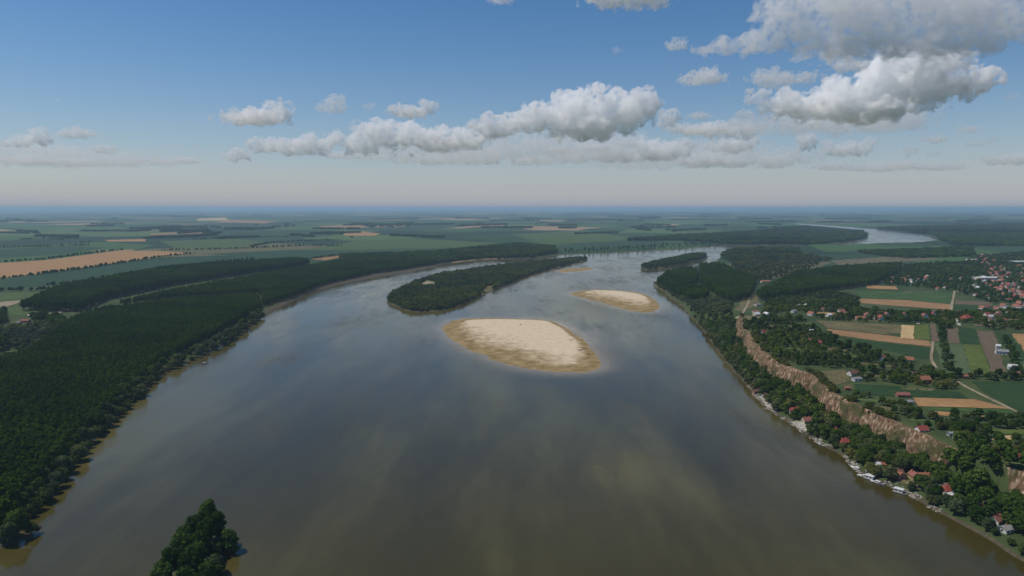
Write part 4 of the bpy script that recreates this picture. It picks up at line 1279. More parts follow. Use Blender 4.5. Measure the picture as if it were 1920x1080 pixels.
def house(x, y, L, W, H, R, wall, roof, rot, label, group=None, windows=True, hip=False, name='house', cat='house'):
    z = float(min(G(x + a * L * 0.4, y + b * W * 0.4) for a in (-1, 1) for b in (-1, 1))) * 0.5 + float(G(x, y)) * 0.5
    t = thing(name, (float(x), float(y), z), rot, label, cat, group)
    ro = None
    for nm, me in house_meshes(L, W, H, R, wall, roof, windows, hip):
        o = link(nm, me, ro if nm == 'chimney' else t)
        if nm == 'roof':
            ro = o
    return t

def rot_of(deg):
    return math.radians(deg)

HOUSES = [
 # px, py, length, width, wall height, roof rise, wall, roof, turn, hip, label
 (1489, 772, 12, 7, 2.6, 2.2, 'cream', 'red', 2, False, 'long red-roofed house among trees on the upper riverside'),
 (1514, 792, 11, 8, 3.0, 2.6, 'cream', 'pink', 8, False, 'riverside house with faded red roof above the stone terrace'),
 (1566, 812, 9, 7, 2.8, 2.8, 'white', 'red', 30, True, 'red hipped-roof house above the middle riverside trees'),
 (1583, 832, 11, 7, 2.8, 2.6, 'ochre', 'red', 15, True, 'riverside house with orange-red hipped roof by a garden stair'),
 (1418, 736, 8, 6, 2.5, 2.2, 'brick', 'brown', 10, False, 'brown-roofed riverside hut farthest up the right shore'),
 (1434, 745, 8, 6, 2.6, 2.2, 'white', 'brown', 30, False, 'white-walled hut with brown roof above the concrete ramp'),
 (1681, 892, 9, 7, 3.0, 2.6, 'brick', 'brown', 4, False, 'leftmost brown-roofed cabin in the row by the lawn'),
 (1689, 897, 6, 6, 3.2, 2.4, 'brick', 'orange', 80, False, 'brick cabin with pointed gable in the row by the lawn'),
 (1714, 896, 8, 6, 3.0, 2.6, 'ochre', 'pink', 86, False, 'cabin with faded red gable roof in the row by the lawn'),
 (1731, 896, 10, 6, 3.0, 1.6, 'ochre', 'orange', 0, False, 'ochre-walled low house ending the row by the lawn'),
 (1744, 885, 3.5, 3.5, 6.0, 1.6, 'brick', 'orange', 0, True, 'slim brick tower behind the row of cabins'),
 (1645, 884, 3.2, 3.2, 6.5, 1.2, 'cream', 'white', 10, False, 'narrow pale tower house beside the landing'),
 (1652, 876, 6, 5, 2.8, 1.4, 'ochre', 'orange', 20, False, 'small ochre hut behind the narrow pale tower'),
 (1774, 921, 10, 8, 2.9, 2.8, 'white', 'red', 20, True, 'bright red-roofed house above the bare dirt yard'),
 (1764, 915, 7, 6, 2.6, 1.6, 'grey', 'grey', 20, False, 'grey-roofed shed joined to the bright red-roofed house'),
 (1781, 931, 6, 4, 2.4, 0.8, 'white', 'white', 24, False, 'white shed beside the bare dirt yard'),
 (1810, 942, 5, 4, 2.4, 1.2, 'white', 'white', 40, False, 'small white-roofed hut in the trees below the dirt yard'),
 (1838, 958, 8, 7, 2.8, 2.6, 'white', 'red', 14, True, 'red-roofed house deep in trees near the lower right'),
 (1843, 966, 5, 4, 2.5, 0.8, 'grey', 'grey', 14, False, 'grey shed below the red-roofed house deep in trees'),
 (1868, 979, 9, 7, 2.8, 2.6, 'white', 'pink', 30, False, 'white house with faded red roof near the right edge shore'),
 (1886, 997, 8, 6, 2.6, 1.2, 'white', 'grey', 20, False, 'white low house with grey roof lowest on the right shore'),
 (1728, 807, 9, 7, 2.8, 2.6, 'white', 'red', 10, False, 'red-roofed house standing on the cliff edge'),
 (1815, 834, 10, 7, 2.8, 2.4, 'white', 'pink', 6, False, 'house with faded red roof behind the cliff-top trees'),
 (1859, 850, 11, 8, 2.8, 2.6, 'cream', 'pink', -8, False, 'cream house with faded roof near the right edge cliff'),
 (1900, 861, 10, 8, 2.8, 2.8, 'white', 'red', 14, True, 'red hipped-roof house above the bare slope at the right edge'),
 (1783, 790, 5, 4, 2.5, 0.8, 'white', 'white', 0, False, 'tiny white hut below the orange field'),
 (1785, 817, 7, 4, 2.4, 0.8, 'grey', 'grey', 0, False, 'grey shed in the orchard above the cliff'),
 (1795, 823, 6, 4, 2.4, 0.8, 'grey', 'white', 10, False, 'pale-roofed shed in the orchard above the cliff'),
 (1692, 744, 12, 6, 2.6, 1.8, 'brick', 'pink', -4, False, 'long house with faded red roof left of the orange field'),
 (1704, 757, 6, 5, 2.4, 1.2, 'white', 'grey', 10, False, 'white shed with grey roof left of the orange field'),
 (1600, 704, 11, 8, 3.0, 2.6, 'white', 'brown', 10, False, 'white house with reddish roof on the grassy cliff top'),
 (1606, 714, 9, 6, 3.0, 1.0, 'white', 'grey', 10, False, 'pale outbuilding in front of the cliff-top house'),
 (1588, 731, 6, 4, 2.4, 1.0, 'brick', 'orange', 0, False, 'orange-roofed shed by the track along the cliff top'),
 (1733, 718, 10, 9, 4.5, 3.0, 'brick', 'orange', 4, False, 'tall brick house with orange roof among plateau gardens'),
 (1808, 709, 6, 5, 2.6, 1.6, 'brick', 'orange', 0, False, 'small brick hut at the corner of the green fields'),
 (1656, 676, 10, 7, 3.0, 2.6, 'white', 'pink', 50, False, 'white house with pinkish roof in the garden trees'),
 (1701, 678, 13, 8, 3.0, 3.0, 'cream', 'orange', -20, False, 'wide house with orange roof under the dark green field'),
 (1878, 664, 14, 9, 4.0, 2.0, 'white', 'grey', -24, False, 'big white farm building with grey roof amid strip fields'),
 (1871, 655, 5, 5, 5.0, 1.5, 'white', 'white', -24, False, 'white tower silo by the big farm building'),
 (1898, 692, 9, 7, 3.0, 2.4, 'white', 'white', -20, False, 'white house with pale roof above the right edge fields'),
 (1903, 704, 9, 6, 2.8, 1.4, 'brick', 'pink', -10, False, 'pink-roofed outbuilding near the right edge fields'),
 (1535, 646, 10, 8, 2.8, 2.8, 'white', 'red', 4, True, 'small bright red-roofed house in the dark grove'),
 (1515, 641, 9, 6, 2.8, 1.8, 'brick', 'pink', -4, False, 'faded pink-roofed house left of the bright red one'),
 (1430, 627, 11, 8, 3.0, 3.0, 'white', 'red', 45, False, 'red-roofed house near the far end of the cliff'),
 (1519, 622, 11, 6, 2.6, 0.8, 'white', 'white', 0, False, 'flat white-roofed shed in the dark grove'),
 (1416, 587, 10, 7, 3.0, 1.8, 'cream', 'pink', 0, False, 'pale house at the head of the cliff path'),
 (1488, 586, 9, 7, 3.0, 2.4, 'white', 'grey', 30, False, 'grey-roofed house in the northern gardens'),
 (1626, 595, 12, 10, 4.0, 4.0, 'cream', 'pink', 80, False, 'tall pink-roofed house left of the white lane'),
 (1612, 599, 16, 8, 3.0, 2.5, 'cream', 'orange', 0, False, 'long low orange-roofed house left of the white lane'),
 (1577, 586, 12, 8, 3.0, 3.0, 'white', 'pink', 10, False, 'faded house west of the village strip'),
 (1652, 600, 12, 10, 4.0, 4.5, 'white', 'red', 85, False, 'red-roofed house right of the white lane'),
 (1662, 594, 10, 9, 4.0, 4.0, 'white', 'pink', 85, False, 'pink-roofed house behind the one right of the lane'),
 (1695, 596, 9, 9, 4.5, 4.0, 'cream', 'pink', 85, False, 'narrow pink gabled house in the middle of the village strip'),
 (1733, 598, 10, 10, 5.0, 4.5, 'white', 'pink', 80, False, 'tall faded-red gabled house above the yellow-green field'),
 (1750, 594, 11, 9, 4.0, 4.5, 'white', 'red', 70, False, 'deep red gabled house above the striped brown field'),
 (1812, 600, 17, 12, 4.0, 4.5, 'brick', 'red', 20, True, 'large red hipped-roof house right of the village strip'),
 (48, 604, 15, 9, 3.0, 2.5, 'brick', 'pink', 8, False, 'lone farmhouse with long pinkish roof by the left forest'),
 (56, 594, 6, 5, 3.0, 1.0, 'white', 'white', 8, False, 'small white shed behind the lone farmhouse'),
 (36, 607, 6, 5, 2.8, 1.2, 'grey', 'grey', -10, False, 'grey shed left of the lone farmhouse'),
 (3, 587, 9, 6, 3.0, 1.5, 'white', 'white', 0, False, 'white shed at the left picture edge'),
 (1352, 574, 9, 7, 3.5, 2.0, 'white', 'white', 0, False, 'lone white building in the willow scrub below the bluff'),
 (1435, 530, 26, 12, 4.0, 3.0, 'cream', 'orange', 4, False, 'orange-roofed farm hall beyond the forest blocks'),
 (1450, 479, 40, 20, 6.0, 2.0, 'white', 'white', 0, False, 'large white shed far out in the lowland meadow'),
 (1848, 524, 60, 18, 6.0, 2.0, 'white', 'white', 0, False, 'long bright white hall in front of the far village'),
 (1910, 493, 70, 24, 6.0, 2.0, 'white', 'white', 0, False, 'long pale hall at the right edge of the far village'),
 (1820, 489, 40, 12, 5.0, 2.0, 'cream', 'white', 0, False, 'long pale hall left of the far village'),
]
def build_houses():
    for (px, py, L, W, H, R, wall, roof, rot, hip, label) in HOUSES:
        x, y = U(px, py)
        far = y > 800
        cat = 'shed' if any(q in label for q in ('shed', 'hut', 'hall', 'outbuilding')) else ('tower' if 'tower' in label else 'house')
        name = cat if cat != 'house' else 'house'
        house(x, y, L * 0.9, W * 0.9, H * 0.95, R * 0.95, wall, roof, rot_of(rot), label, None, y < 1300, hip, name, cat)
        KEEP_CLEAR.append((x, y, max(L, W) * 0.55, 9 if y < 800 else 14))
    # the far village at the right edge and the row of farms before it
    spots = []
    g = np.random.default_rng(5)
    road = np.array([(1846, 480), (1852, 492), (1862, 505), (1872, 518), (1886, 530), (1900, 545), (1912, 560), (1920, 572)], float)
    rp = catmull(road, 8, closed=False)
    for p in rp:
        for k in range(4):
            s = (p[1] - 430) / 100.0
            spots.append((p[0] + g.normal(0, 16 * s), p[1] + g.normal(0, 4.5 * s), 0))
    for k in range(34):
        spots.append((g.uniform(1880, 1955), g.uniform(476, 560), 0))
    for k in range(34):
        spots.append((g.uniform(1650, 1755), 524 + g.normal(0, 4), 1))
    for k in range(16):
        spots.append((g.uniform(1755, 1850), g.uniform(520, 560), 1))
    for k in range(16):
        spots.append((g.uniform(1822, 1905), g.uniform(575, 604), 2))
    for k in range(14):
        spots.append((g.uniform(1410, 1600), g.uniform(572, 596), 3))
    word = {'red': 'red-roofed', 'pink': 'faded-red-roofed', 'orange': 'orange-roofed', 'brown': 'brown-roofed', 'grey': 'grey-roofed', 'white': 'pale-roofed'}
    def zone(q, px, py, L, wall, roof):
        size = {11: 'small', 14: 'middling', 17: 'long'}[int(L)] + ' ' + wall + '-walled ' + word[roof] + ' house'
        if q == 0:
            end = 'at the far end' if py < 484 else 'in the upper middle' if py < 508 else 'in the lower middle' if py < 535 else 'at the near end'
            return size + ' ' + end + ' of the far village, ' + ('left side' if px < np.interp(py, road[:, 1], road[:, 0]) else 'right side')
        if q == 1:
            return size + ' in the garden row, ' + ('left end' if px < 1690 else 'middle' if px < 1755 else 'right end by the far village')
        if q == 2:
            return size + ' right of the large red house, ' + ('nearer it' if px < 1862 else 'nearer the right edge')
        return size + ' in the northern garden trees, ' + ('left part' if px < 1480 else 'middle part' if px < 1545 else 'right part')
    grp = ['houses of the far village', 'farmhouses in the garden row', 'houses in the village gardens', 'houses in the northern gardens']
    done = []
    for (px, py, q) in spots:
        x, y = U(px, py)
        if any((x - a) ** 2 + (y - b) ** 2 < (12 if q else 12 + max(0.0, y - 1500) * 0.009) ** 2 for a, b in done):
            continue
        done.append((x, y))
        roof = g.choice(['red', 'pink', 'pink', 'red', 'orange'] if q == 0 else ['pink', 'red', 'brown', 'orange', 'grey', 'white'])
        L = float(g.choice([11, 14, 17])); W = float(g.choice([8, 10]))
        wl = str(g.choice(['white', 'cream', 'white', 'grey']))
        house(x, y, L * 0.68, W * 0.7, 3.0, float(g.choice([2.2, 3.0])), wl, str(roof),
              rot_of(float(g.choice([20, 110, 25, 105]))), zone(q, px, py, L, wl, str(roof)), grp[q], False, False)
        KEEP_CLEAR.append((x, y, 9, 14))
build_houses()

# ------------------------------------------------------------------ boats and landing stages
def boat(x, y, rot, L, label, hullmat, cabin=True, z=0.0):
    t = thing('boat', (float(x), float(y), z), rot, label, 'boat', 'boats on the river')
    W = L * 0.32
    prof = [(-0.5, 0.85, 0.62), (-0.25, 1.0, 0.55), (0.1, 1.0, 0.6), (0.35, 0.7, 0.75), (0.5, 0.06, 1.0)]
    V, Fa = [], []
    for (u, w, hh) in prof:
        a = W * 0.5 * w
        V += [(u * L, -a, hh), (u * L * 0.96, -a * 0.6, -0.25), (u * L * 0.96, a * 0.6, -0.25), (u * L, a, hh), (u * L, a * 0.86, hh - 0.08), (u * L, -a * 0.86, hh - 0.08)]
    for i in range(4):
        b = i * 6
        for j in range(6):
            j2 = (j + 1) % 6
            Fa.append((b + j, b + 6 + j, b + 6 + j2, b + j2))
    me = bpy.data.meshes.new('hull')
    me.from_pydata(V, [], Fa + [(0, 1, 2, 3, 4, 5), tuple(24 + k for k in (5, 4, 3, 2, 1, 0))])
    me.materials.append(hullmat); me.update()
    link('hull', me, t)
    v, f = box_np(-0.1 * L, 0, 0.72, L * 0.5, W * 0.7, 0.08)
    link('thwart', mesh_np('thwart', v, f, [TIMBER]), t)
    if cabin:
        v, f = box_np(-0.12 * L, 0, 1.15, L * 0.38, W * 0.66, 0.95)
        v[4:, 0] = v[4:, 0] * 0.86
        cb = link('cabin', mesh_np('cabin', v, f, [WHITEP]), t)
        v, f = box_np(-0.12 * L, 0, 1.25, L * 0.30, W * 0.70, 0.34)
        link('window', mesh_np('window', v, f, [GLASS]), cb)
        v, f = box_np(-0.12 * L, 0, 1.68, L * 0.40, W * 0.74, 0.1)
        link('cabin_roof', mesh_np('cabin_roof', v, f, [WHITEP]), cb)
    v, f = box_np(-0.53 * L, 0, 0.55, 0.35, 0.3, 0.9)
    link('outboard_motor', mesh_np('outboard_motor', v, f, [METAL]), t)
    return t

def pontoon(x, y, rot, label, roof=True):
    t = thing('landing_stage', (float(x), float(y), 0.0), rot, label, 'pontoon', 'landing stages on the right shore')
    link('deck', mesh_np('deck', *box_np(0, 0, 0.55, 9, 4.5, 0.2), [TIMBER]), t)
    for s in (-1, 1):
        v, f = tube_np([(0, 0, -4.3), (0, 0, 4.3)], [0.45, 0.45], 8)
        v = np.stack([v[:, 2], v[:, 1] + s * 1.5, v[:, 0] + 0.05], -1)
        link('float', mesh_np('float', v, f, [METAL], True), t)
    link('gangway', mesh_np('gangway', *box_np(0, 4.4, 0.75, 1.2, 4.6, 0.14), [TIMBER]), t)
    if roof:
        cb = link('cabin', mesh_np('cabin', *box_np(-0.6, 0, 1.75, 5.5, 3.4, 2.2), [WALL['white']]), t)
        for sx in (-2, 0.8):
            link('window', mesh_np('window', *box_np(sx, -1.7, 1.9, 1.1, 0.1, 0.9), [GLASS]), cb)
        v, f = box_np(-0.6, 0, 3.0, 6.3, 4.2, 0.18)
        link('roof', mesh_np('roof', v, f, [ROOF['white']]), cb)
    return t

def wp(px, py):
    return plane_pt(px, py, 0.0)
boat(*wp(385, 682), 0.6, 8.0, 'small dark boat alone on the water off the left bank', BLUEP, True)
boat(*wp(1604, 879), 1.9, 10.0, 'white cabin boat moored left of the landing', WHITEP)
boat(*wp(1620, 894), 2.4, 10.0, 'white boat lying at the pale tower landing', WHITEP)
boat(*wp(1643, 905), 2.2, 9.0, 'white boat moored right of the landing stage', WHITEP)
boat(*wp(1650, 907), 1.7, 8.0, 'open boat tied beside the landing stage', BLUEP, False)
boat(*wp(1539, 834), 1.9, 7.0, 'open boat drawn up by the pale stone bank', WHITEP, False)
pontoon(*wp(1632, 899), -0.9, 'roofed white landing stage below the pale tower')
pontoon(*wp(1687, 924), -0.8, 'grey covered landing stage below the lawn')
pontoon(*wp(1440, 768), -1.0, 'bare timber landing stage at the concrete ramp', False)

# ------------------------------------------------------------------ driftwood on the sandbar
def driftwood(px, py, L, rot, label):
    x, y = U(px, py)
    t = thing('driftwood', (float(x), float(y), float(G(x, y))), rot, label, 'driftwood', 'driftwood on the big sandbar')
    v, f = tube_np([(0, 0, -L / 2), (0.15, 0.1, -L * 0.2), (0, 0.2, L * 0.2), (0.2, 0, L / 2)], [0.55, 0.5, 0.4, 0.2], 8)
    v = np.stack([v[:, 2], v[:, 1], v[:, 0] + 0.3], -1)
    link('log', mesh_np('log', v, f, [TIMBER], True), t)
    for k in range(4):
        a = k * 1.4
        v, f = tube_np([(-L / 2 + 0.2, 0, 0.3), (-L / 2 - 0.6 + 0.3 * math.cos(a), math.sin(a) * 1.1, 0.6), (-L / 2 - 1.0, math.sin(a) * 1.9, 0.9 + 0.6 * math.cos(a))], [0.22, 0.15, 0.06], 5)
        link('root', mesh_np('root', v, f, [TIMBER], True), t)
    for k in range(3):
        v, f = tube_np([(L * (0.1 + 0.12 * k), 0, 0.3), (L * (0.2 + 0.12 * k), (-1) ** k * 1.3, 1.1), (L * (0.3 + 0.12 * k), (-1) ** k * 2.2, 1.9)], [0.16, 0.1, 0.04], 5)
        link('branch', mesh_np('branch', v, f, [TIMBER], True), t)
driftwood(1094, 655, 12, 0.6, 'tangled driftwood trunk at the right end of the big sandbar')
driftwood(1103, 664, 9, 1.4, 'shorter driftwood log below the tangled trunk')
driftwood(1086, 657, 8, 2.4, 'driftwood log left of the tangled trunk')
driftwood(1071, 638, 5, 0.2, 'lone stump on the pale right half of the big sandbar')
driftwood(976, 609, 5, 1.2, 'lone stump near the upper edge of the big sandbar')

# ------------------------------------------------------------------ pale stones along the right shore
def build_stones():
    g = np.random.default_rng(44)
    c = np.column_stack([g.uniform(235, 320, 60000), g.uniform(395, 760, 60000)])
    Lv = LAND(c[:, 0], c[:, 1])
    near = fbm(c[:, 0] / 9.0, c[:, 1] / 11.0, 91, 3)
    k = (Lv > -1.2) & (Lv < 4.2) & (near > 0.5)
    c = c[k]
    V, Fa, n = [], [], 0
    for (x, y) in c[:650]:
        s = g.uniform(0.35, 1.0)
        v = ICO1[0][:12] if False else ICO1[0]
        v = v * (1 + g.uniform(-0.25, 0.25, (len(v), 1))) * s * np.array([1.2, 1.0, 0.7]) + np.array([x, y, max(0.0, float(G(x, y))) + 0.1 * s])
        V.append(v); Fa.append(ICO1[1] + n); n += len(v)
    me = mesh_np('bank_stones', np.vstack(V), np.vstack(Fa), [STONE])
    link('bank_stones', me, kind='stuff', label='pale stones lining the foot of the right bank', category='stones')
build_stones()
# ------------------------------------------------------------------ trees one can tell apart
def spit_trees():
    spots = [(-183, 397, 22, 'broad'), (-176, 391, 18, 'broad'), (-186, 387, 19, 'broad'), (-177, 381, 18, 'broad'), (-186, 375, 18, 'broad'),
             (-176, 370, 16, 'broad'), (-183, 363, 18, 'broad'), (-173, 359, 15, 'broad'), (-163, 357, 11, 'willow'), (-182, 350, 17, 'broad'),
             (-171, 347, 16, 'broad'), (-161, 345, 13, 'broad'), (-165, 384, 12.5, 'broad'), (-179, 335, 16, 'broad'), (-166, 333, 15, 'broad'),
             (-154, 332, 12, 'broad'), (-177, 320, 15, 'broad'), (-163, 316, 14, 'broad'), (-172, 302, 14, 'broad'), (-158, 298, 13, 'broad')]
    for i, (x, y, h, k) in enumerate(spots):
        s = h / KIND[k][0]
        lab = {0: 'tallest green tree at the tip of the wooded tongue, bottom left', 12: 'small round tree standing apart to the right of the wooded tongue',
               8: 'pale grey-green willow on the right side of the wooded tongue'}.get(i)
        if lab is None:
            lab = ordinal(i + 1) + ' dark leafy tree from the tip of the wooded tongue, ' + ('left side' if x < -174 else 'right side')
        tree(k, x, y, min(s, 0.98), lab, 'trees of the wooded tongue', sz=s)
spit_trees()
for i, (x, y) in enumerate([(-168, 389), (-164, 383), (-170, 376), (-166, 368), (-162, 360), (-160, 352), (-157, 342), (-189, 380), (-188, 366), (-187, 352), (-185, 338), (-180, 402), (-172, 396)]):
    tree('shrub', x, y, 1.0 + 0.3 * (i % 3), ordinal(i + 1) + ' low shrub fringing the water of the wooded tongue, ' + ('left side' if x < -183 else 'tip' if x < -175 else 'right side'),
         'shrubs of the wooded tongue', name='shrub')

def left_edge(y):
    """x of the waterline of the left bank at a given y"""
    xs = np.arange(-620.0, 60.0, 0.8)
    lv = LAND(xs, np.full_like(xs, y))
    k = np.argmax((lv < 0.5) & (xs > -0.72 * y - 100) & (xs > np.interp(y, [300, 400, 700, 1300], [-420, -330, -420, -330]) - 120))
    return xs[k]

def left_bank_trees():
    g = np.random.default_rng(21)
    y = 372.0
    cnt = {'willow': 0, 'broad': 0, 'shrub': 0}
    for i in range(120):
        y += g.uniform(4.6, 8.4) * (0.75 + y / 2200)
        row = i % 2
        x = float(left_edge(y)) - (g.uniform(-1.5, 3.0) if row == 0 else g.uniform(5.0, 9.5)) * 1.2
        if row == 0:
            k = 'willow' if g.random() < 0.5 else 'shrub'
        else:
            k = 'willow' if g.random() < 0.45 else 'broad'
        s = g.uniform(0.65, 1.15) if k != 'shrub' else g.uniform(1.0, 1.9)
        cnt[k] += 1
        w = {'willow': 'grey-green willow', 'broad': 'dark broadleaf tree', 'shrub': 'low rounded shrub'}[k]
        tree(k, x, y, s, ordinal(cnt[k]) + ' ' + w + ' up the left bank from the bottom left corner',
             {'willow': 'willows along the left bank', 'broad': 'broadleaf trees along the left bank', 'shrub': 'shrubs along the left bank'}[k], name='shrub' if k == 'shrub' else 'tree')
left_bank_trees()

def right_trees():
    g = np.random.default_rng(22)
    # between the water and the cliff
    c = fill([(235, 366), (420, 366), (420, 1150), (235, 1150)], 5.8)
    Lv = LAND(c[:, 0], c[:, 1]); dx = c[:, 0] - cliff_x(c[:, 1])
    foot = (Lv > 2.2) & (dx < -9.0)
    low = clear_of(c[foot])
    low = low[~((low[:, 1] < 482) & (low[:, 0] > 298))]
    low = low[np.argsort(low[:, 1])]
    # the dark wood that climbs over the bluff on the lower right
    dark = clear_of(fill([(296, 484), (318, 484), (350, 466), (380, 440), (392, 380), (306, 380), (298, 440)], 6.2))
    ddx = dark[:, 0] - cliff_x(dark[:, 1])
    dark = dark[(LAND(dark[:, 0], dark[:, 1]) > 3) & ((dark[:, 1] > 441) | (ddx > 3) | (ddx < -10))]
    cnt = {'broad': 0, 'willow': 0, 'shrub': 0}
    rest = {'broad': [], 'willow': [], 'shrub': []}
    for i, (x, y) in enumerate(low):
        k = ('broad', 'broad', 'willow', 'shrub')[int(g.integers(0, 4))]
        if LAND(x, y) < 7 and k == 'broad':
            k = 'willow' if g.random() < 0.5 else 'shrub'
        s = g.uniform(0.5, 0.85) if k != 'shrub' else g.uniform(0.7, 1.3)
        if i < 110:
            cnt[k] += 1
            nm = ordinal(cnt[k]) + {'broad': ' dark broadleaf tree up the right shore from the lower right corner', 'willow': ' grey-green willow up the right shore from the lower right corner',
                  'shrub': ' low green shrub up the right shore from the lower right corner'}[k]
            gr = {'broad': 'broadleaf trees on the right shore', 'willow': 'willows on the right shore', 'shrub': 'shrubs on the right shore'}[k]
            tree(k, x, y, s, nm, gr, name='shrub' if k == 'shrub' else 'tree')
        else:
            rest[k].append((x, y, s))
    s = g.uniform(0.6, 0.95, len(dark))
    scatter('bluff_wood', 'broad', dark, s, s, 'dark dense wood climbing the bluff at the lower right', 'woodland')
    for k, v in rest.items():
        v = np.array(v).reshape(-1, 3)
        scatter('shore_' + {'broad': 'woodland', 'willow': 'willow_scrub', 'shrub': 'scrub'}[k], k, v[:, :2], v[:, 2], v[:, 2] * 1.0,
                {'broad': 'dense dark trees along the foot of the far cliff', 'willow': 'grey-green willow scrub along the far right shore', 'shrub': 'low scrub along the foot of the far cliff'}[k], 'woodland')
right_trees()

def cliff_shrubs():
    g = np.random.default_rng(61)
    y = g.uniform(470, 1100, 4200)
    d = g.uniform(-15, 3, 4200)
    n = fbm(y / 16.0, d / 8.0, 66, 3)
    k = n > 0.49 + 0.08 * (d > -8) * (d < -1)
    xy = np.column_stack([cliff_x(y) + d, y])[k]
    s = g.uniform(0.4, 1.15, len(xy))
    scatter('cliff_shrubs', 'shrub', xy, s, s * 0.9, 'low shrubs growing on ledges of the loess cliff', 'scrub')
cliff_shrubs()

# ------------------------------------------------------------------ woods that read as one mass
def off_fields(xy):
    return xy

def wood(name, label, kind, polys, step, smin, smax, zs=1.0, z=8.0, keep=1.0, minland=4.0, clear=False, world=False, ang=0.3):
    P = []
    for px in polys:
        P.append(fill(px if world else upoly(px, z), step, 0.42, ang, keep))
    xy = np.vstack(P)
    xy = xy[LAND(xy[:, 0], xy[:, 1]) > minland]
    if name.startswith('island'):
        for gap in ([(786, 534), (800, 526), (818, 529), (816, 538), (794, 541)], [(900, 552), (912, 538), (930, 536), (920, 548)]):
            xy = xy[~inside(upoly(gap, 1.0), xy[:, 0], xy[:, 1])]
    if clear:
        xy = clear_of(xy)
    s = RNG.uniform(smin, smax, len(xy))
    return scatter(name, kind, xy, s, s * zs * RNG.uniform(0.95, 1.05, len(xy)), label, 'forest' if kind != 'shrub' else 'scrub')

wood('poplar_plantation', 'dark green poplar plantation covering the near left bank', 'poplar',
     [[(-420, 1120), (-10, 1000), (90, 895), (195, 780), (300, 680), (450, 602), (490, 576), (483, 557), (330, 568), (200, 584), (182, 588), (135, 604), (122, 614),
       (108, 630), (60, 662), (0, 682), (-420, 740)]], 5.0, 0.62, 0.78, 1.08, 6.0, minland=9.0)
wood('poplar_plantation', 'second poplar plantation beyond the forest ride on the left bank', 'poplar',
     [[(215, 573), (330, 547), (480, 520), (640, 490), (812, 474), (815, 494), (760, 504), (700, 512), (610, 532), (540, 559), (494, 574), (487, 549), (330, 557)]], 6.4, 0.7, 0.85, 0.95, 6.0)
wood('poplar_belt', 'straight-edged dark poplar block behind the tan clearings on the left', 'poplar',
     [[(40, 578), (150, 580), (200, 558), (330, 532), (480, 509), (582, 494), (560, 489), (400, 499), (300, 508), (100, 549)]], 7.4, 0.95, 1.1, 1.05, 8.0)
wood('hamlet_thicket', 'grey-green thicket round the lone farmhouse on the left', 'willow',
     [[(-60, 612), (40, 612), (100, 606), (118, 612), (90, 640), (40, 655), (-60, 668)]], 9.5, 0.55, 0.95, 0.9, 4.0, 0.85, clear=True)
wood('hamlet_trees', 'dark trees beside the lone farmhouse on the left', 'broad',
     [[(60, 596), (84, 592), (86, 602), (64, 604)], [(88, 600), (120, 596), (122, 618), (100, 618)], [(-60, 584), (10, 584), (12, 606), (-60, 610)], [(-50, 640), (12, 640), (10, 655), (-50, 660)]], 8.0, 0.75, 1.0, 1.0, 4.0, clear=True)
wood('island_woodland', 'dense green woodland covering the long river island', 'broad', [ISLAND], 10.0, 0.35, 0.85, 0.9, minland=5.0, world=True, keep=0.5)
wood('island_scrub', 'lighter willow scrub mixed through the river island', 'willow', [ISLAND], 8.6, 0.35, 0.75, minland=1.5, world=True, keep=0.85)
wood('island_shrubs', 'low green shrubs filling gaps on the river island', 'shrub', [ISLAND], 7.0, 0.7, 1.7, minland=1.2, world=True, keep=0.85)
wood('islet_woodland', 'dark woodland on the small far river islet', 'broad', [ISLET], 9.0, 0.7, 1.0, 0.9, minland=2.0, world=True)
wood('forest_block', 'dark forest blocks on the lowland beyond the cliff', 'poplar',
     [[(1232, 528), (1252, 512), (1295, 504), (1312, 515), (1300, 535), (1262, 545)], [(1250, 540), (1300, 538), (1330, 548), (1322, 562), (1290, 562)],
      [(1312, 498), (1350, 497), (1418, 525), (1405, 557), (1365, 567), (1312, 530)],
      [(1417, 552), (1497, 513), (1570, 503), (1690, 496), (1686, 512), (1640, 530), (1547, 543), (1430, 562)]], 8.2, 0.85, 1.1, 0.9, 10.0)
wood('willow_scrub', 'grey-green willow scrub on the low right bank below the forest blocks', 'willow',
     [[(1245, 549), (1300, 562), (1345, 560), (1372, 580), (1366, 620), (1350, 650), (1325, 620), (1295, 580)], [(1240, 530), (1300, 520), (1310, 548), (1262, 556)]], 10.0, 0.5, 0.85, 0.9, 5.0, 0.85)
wood('lowland_scrub', 'patchy scrub on the marshy lowland beyond the islet', 'shrub',
     [[(1350, 485), (1440, 470), (1560, 486), (1480, 520), (1420, 530), (1380, 505)]], 17.0, 1.2, 2.2, 1.0, 3.0, 0.75)
wood('lowland_woodland', 'bluish woodland beside the river narrows beyond the islet', 'clump',
     [[(1352, 478), (1372, 466), (1440, 465), (1500, 466), (1500, 478), (1430, 486), (1380, 490)]], 21.0, 0.8, 1.1, 0.8, 6.0, 0.6)

